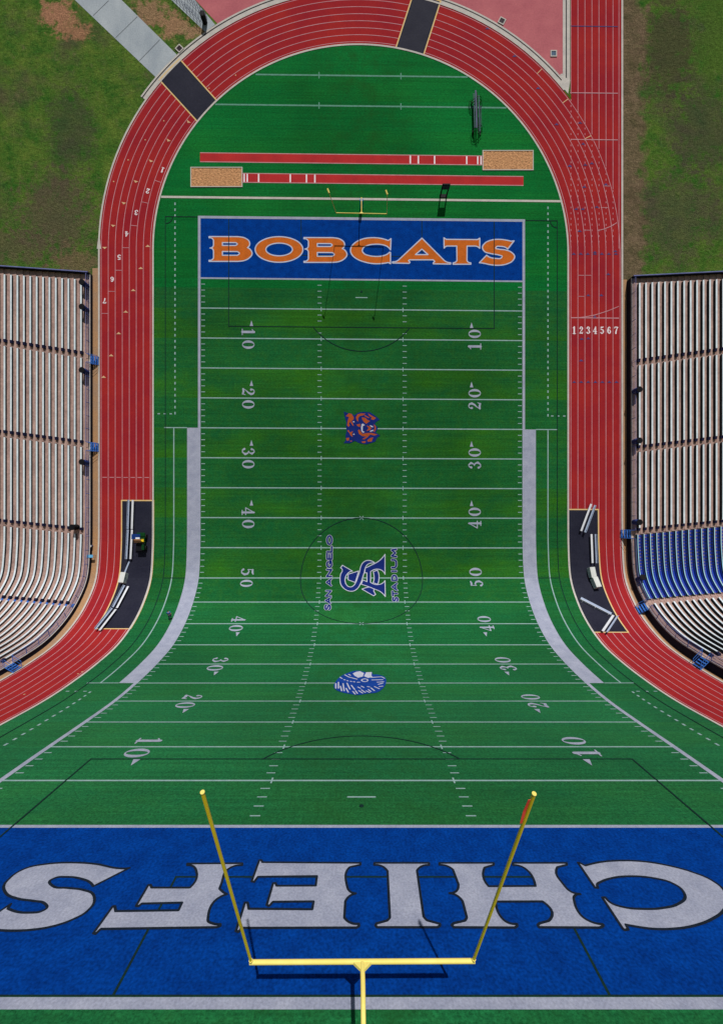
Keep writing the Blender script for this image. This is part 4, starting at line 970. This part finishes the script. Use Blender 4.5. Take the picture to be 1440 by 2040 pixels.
MB().box((-.15, .85, 1.87), (1.3, .75, .05)).build('roof', BARREL, rt, bevel=.02)
MB().box((.15, .62, 1.93), (.6, .22, .05)).build('pale_panel', GLASS, rt)  # plain pale panel on top of the roof
for x in (-.60, .60):
    for y in (-.85, .85):
        wv = MB().tube([(x-.12, y, .32), (x+.12, y, .32)], .32, 16).build('wheel', RUBBER, rt); MB().tube([(x-.13, y, .32), (x+.13, y, .32)], .15, 12).build('rim', DARK, wv)
# trash barrels
def barrel(u, s, h0, label, m=BARREL, k=1.25):
    rt = empty('trash_barrel', frame(u, s, 0, h0), label, 'trash barrel', 'trash barrels')
    r = .33*k; H = 1.05*k
    MB().tube([(0, 0, 0), (0, 0, .25*H), (0, 0, .27*H), (0, 0, .6*H), (0, 0, .62*H), (0, 0, H)], [r*.94, r*.97, r, r, r*.97, r], 18).build('body', m, rt)
    MB().tube([(0, 0, H), (0, 0, H+.03)], r*1.06, 18).build('rim', DARK, rt); MB().tube([(0, 0, H+.031), (0, 0, H+.05)], r*.9, 18).build('bag', DARK, rt)
for (x, y, lab) in ((174, 570, 'blue trash barrel at the top end of the left stand walkway'), (174, 618, 'second blue trash barrel from the top on the left walkway'),
                    (175, 742, 'blue trash barrel on the left walkway below the highest stair'), (173, 922, 'blue trash barrel on the left walkway below the middle stair')):
    u, s = at(x, y, .8); barrel(-45.0, s, .72, lab)
for (x, y, lab) in ((1258, 780, 'blue trash barrel highest on the right walkway'), (1258, 880, 'second blue trash barrel down the right walkway'),
                    (1259, 1040, 'blue trash barrel on the right walkway just above the upper stair'), (1264, 1155, 'blue trash barrel on the right walkway beside the blue seats')):
    u, s = at(x, y, 1.3); barrel(44.4, s, 1.25, lab)
u, s = at(153, 1050, 1.0); barrel(u, s, .85, 'dark trash barrel standing between two bench rows of the left stand', DARK)
u, s = at(408, 44); barrel(u, s, 0, 'dark trash barrel at the corner of the pink plaza beside the railing', DARK, 1.2)
# small blue table beside the left wall and its white cooler
u, s = at(184.5, 1108); rt = empty('side_table', frame(u, s), 'small light blue table between the track and left stand wall', 'table')
MB().box((0, 0, .75), (.95, .42, .05)).build('tabletop', mat('table_blue', (.12, .38, .62), (.1, .32, .55), 2, .5, coord='Object'), rt)
for x in (-.4, .4):
    for y in (-.15, .15): MB().tube([(x, y, 0), (x*.9, y, .74)], .02, 5).build('leg', DSTEEL, rt)
u, s = at(183, 1088); rt = empty('water_cooler', frame(u, s), 'small white cooler on the sandy strip above the blue table', 'cooler')
MB().tube([(0, 0, 0), (0, 0, .45)], [.16, .19], 12).build('body', BARREL, rt); MB().tube([(0, 0, .45), (0, 0, .52)], .2, 12).build('lid', BOXW, rt)
# drain grates
for x, y, m, lab in ((357, 96, GRATE, 'square iron drain grate in a concrete frame beside the path'), (999, 41, GRATE, 'tilted iron drain grate on the edge of the pink plaza'), (1102, 106, GRATEB, 'blue grey drain grate inside the pink plaza near the chute')):
    u, s = at(x, y); rt = empty('drain_grate', frame(u, s, {357: .8, 999: -.5, 1102: 0}[x]), lab, 'drain grate')
    W_ = .98
    MB().box((0, .42, .03), (W_, .14, .1)).box((0, -.42, .03), (W_, .14, .1)).box((.42, 0, .03), (.14, .7, .1)).box((-.42, 0, .03), (.14, .7, .1)).build('frame', KERB, rt)
    k = MB().box((0, 0, .01), (.7, .7, .02))
    for i in range(7): k.box((-.3+.1*i, 0, .035), (.035, .7, .03))
    k.build('grate', m, rt)
# railing by the walkway at the top
A = at(352, -6); B = at(405, 48); C2 = at(372, -6); 
rt = empty('walkway_railing', frame(*B), 'dark steel railing along the grey walkway beside the pink plaza', 'railing')
RI_ = rt.matrix_world.inverted()
for (p, q) in ((at(345, -6), at(399, 47)), (at(368, -6), at(412, 36))):
    n = 16; k = MB()
    for hh in (1.05, .62, .2): k.tube([P(p[0]+(q[0]-p[0])*i/n, p[1]+(q[1]-p[1])*i/n, hh) for i in range(n+1)], .022, 5)
    o = k.build('rails', DSTEEL, rt); o.matrix_parent_inverse = RI_
    k = MB()
    for i in range(0, n+1, 2): k.tube([P(p[0]+(q[0]-p[0])*i/n, p[1]+(q[1]-p[1])*i/n, 0), P(p[0]+(q[0]-p[0])*i/n, p[1]+(q[1]-p[1])*i/n, 1.06)], .035, 5)
    o = k.build('posts', DSTEEL, rt); o.matrix_parent_inverse = RI_
# play clock
u, s = at(882.5, 390); rt = empty('play_clock', frame(u, s, 0), 'black play clock board on two legs behind the far end zone', 'play clock')
MB().box((0, 0, 1.95), (1.15, .2, 1.0)).build('board', DARK, rt, bevel=.02)
MB().box((0, -.11, 1.95), (.95, .02, .8)).build('display_face', DSTEEL, rt)
for x in (-.47, .47): MB().tube([(x, 0, 0), (x, 0, 1.5)], .10, 6).build('leg', DARK, rt)
MB().box((0, 0, .05), (1.15, .5, .08)).build('base', DARK, rt)
# steel frame trolley with hoops
u, s = at(947, 236); rt = empty('equipment_trolley', frame(u, s, .03), 'long dark steel trolley with curved hoops standing on the turf', 'trolley')
for j, (x, z, ln, y0) in enumerate(((-.42, .75, 5.2, .55), (-.2, 1.05, 5.6, .5), (.02, .9, 6.2, .1), (.22, 1.1, 5.4, -.2), (.42, .6, 5.0, -.5))):
    MB().box((x, y0, z), (.09 if j != 1 else .2, ln, .12)).build('beam', mat('trolley_steel', (.06, .08, .16), (.04, .05, .1), 2, .5, coord='Object') if j in (0, 1, 3) else DARK, rt)
for y, rr_ in ((2.3, .85), (1.9, .8), (-2.0, .8), (-2.5, .75)):
    MB().tube([(rr_*math.cos(a), y+.55*math.sin(2*a)*.4, .35+.75*abs(math.sin(a))) for a in [math.pi*i/14 for i in range(15)]], .035, 5).build('hoop', DARK, rt)
MB().tube([(-.95, 2.5, .3), (-1.0, 1.6, .3), (-.8, .9, .3)], .04, 5).tube([(.85, 2.5, .3), (.9, 1.7, .3), (.6, 1.0, .3)], .04, 5).build('guard_bar', DARK, rt)
MB().tube([(0, 2.6, .4), (0, 3.5, .25)], .04, 6).build('tow_bar', DARK, rt)
for i in range(18): MB().box((.55, -1.9+.18*i, .8), (.22, .05, .05)).build('rung', MATS['trolley_steel'], rt)
for x in (-.6, .6):
    for y in (-2.2, 2.2): MB().tube([(x-.06, y, .22), (x+.06, y, .22)], .22, 12).build('wheel', RUBBER, rt)
# small marker by the kerb on both sides
for x, y, lab in ((1205, 1330, 'pale concrete kerb block beside the lower right track edge'), (1126, 565, 'small pale marker block by the inner right kerb')):
    pass

# ------------------------------------------------------------------ the person on the sideline
def skinmesh(name, verts, edges, rad, m, parent, root_i=0, sub=1):
    me = bpy.data.meshes.new(name); me.from_pydata(verts, edges, []); me.materials.append(m)
    o = bpy.data.objects.new(name, me); COL.objects.link(o); o.parent = parent
    md = o.modifiers.new('skin', 'SKIN'); md.use_smooth_shade = True
    sv = me.skin_vertices[0].data if me.skin_vertices else None
    if sv is None:
        bm = bmesh.new(); bm.from_mesh(me); bm.verts.layers.skin.verify(); bm.to_mesh(me); bm.free(); sv = me.skin_vertices[0].data
    for i, r in enumerate(rad): sv[i].radius = (r, r) if not isinstance(r, tuple) else r; sv[i].use_root = (i == root_i)
    s_ = o.modifiers.new('sub', 'SUBSURF'); s_.levels = sub; s_.render_levels = sub
    return o
u, s = at(340, 1234); rt = empty('person', frame(u, s, .5), 'person in a blue shirt and dark trousers walking beside the left sideline', 'person')
V = [(0, 0, .95), (0, .01, 1.15), (0, .02, 1.36), (0, .03, 1.50), (0, .05, 1.62), (0, .07, 1.74)]; E = [(0, 1), (1, 2), (2, 3), (3, 4), (4, 5)]; R = [(.15, .11), (.14, .10), (.16, .10), .055, .085, .07]
def add(pt, r, prev):
    V.append(pt); R.append(r); E.append((prev, len(V)-1)); return len(V)-1
for sx in (-1, 1):
    st_ = .22*sx
    a = add((sx*.10, 0, .88), .09, 0); b = add((sx*.11, st_*.6, .50), .06, a); c = add((sx*.12, st_*1.0-.03, .09), .042, b); add((sx*.13, st_+.14, .04), .04, c)
    a = add((sx*.19, .02, 1.42), .055, 2); b = add((sx*.25, -st_*.5, 1.14), .042, a); c = add((sx*.24, -st_*.9+.08, .90), .030, b); h = add((sx*.24, -st_+.12, .82), .032, c)
    for q in range(4): f = add((sx*(.21+.02*q), -st_+.15+.002*q, .755-.004*abs(q-1.5)), .009, h); add((sx*(.21+.02*q), -st_+.17, .72), .008, f)
    f = add((sx*.20, -st_+.17, .80), .010, h); add((sx*.195, -st_+.19, .77), .008, f)
skinmesh('body', V, E, R, SKIN, rt)
skinmesh('shirt', [(0, 0, 1.0), (0, .01, 1.18), (0, .02, 1.38), (-.19, .02, 1.43), (-.235, .05, 1.22), (.19, .02, 1.43), (.235, -.05, 1.22)], [(0, 1), (1, 2), (2, 3), (3, 4), (2, 5), (5, 6)], [(.17, .13), (.165, .125), (.18, .12), .075, .065, .075, .065], SHIRT, rt)
skinmesh('trousers', [(0, 0, .96), (-.10, 0, .86), (-.11, -.13, .50), (-.12, -.24, .12), (.10, 0, .86), (.11, .13, .50), (.12, .18, .12)], [(0, 1), (1, 2), (2, 3), (0, 4), (4, 5), (5, 6)], [(.17, .13), .11, .078, .06, .11, .078, .06], TROUS, rt)
skinmesh('hair', [(0, .03, 1.72), (0, .03, 1.80)], [(0, 1)], [.095, .07], DARK, rt)
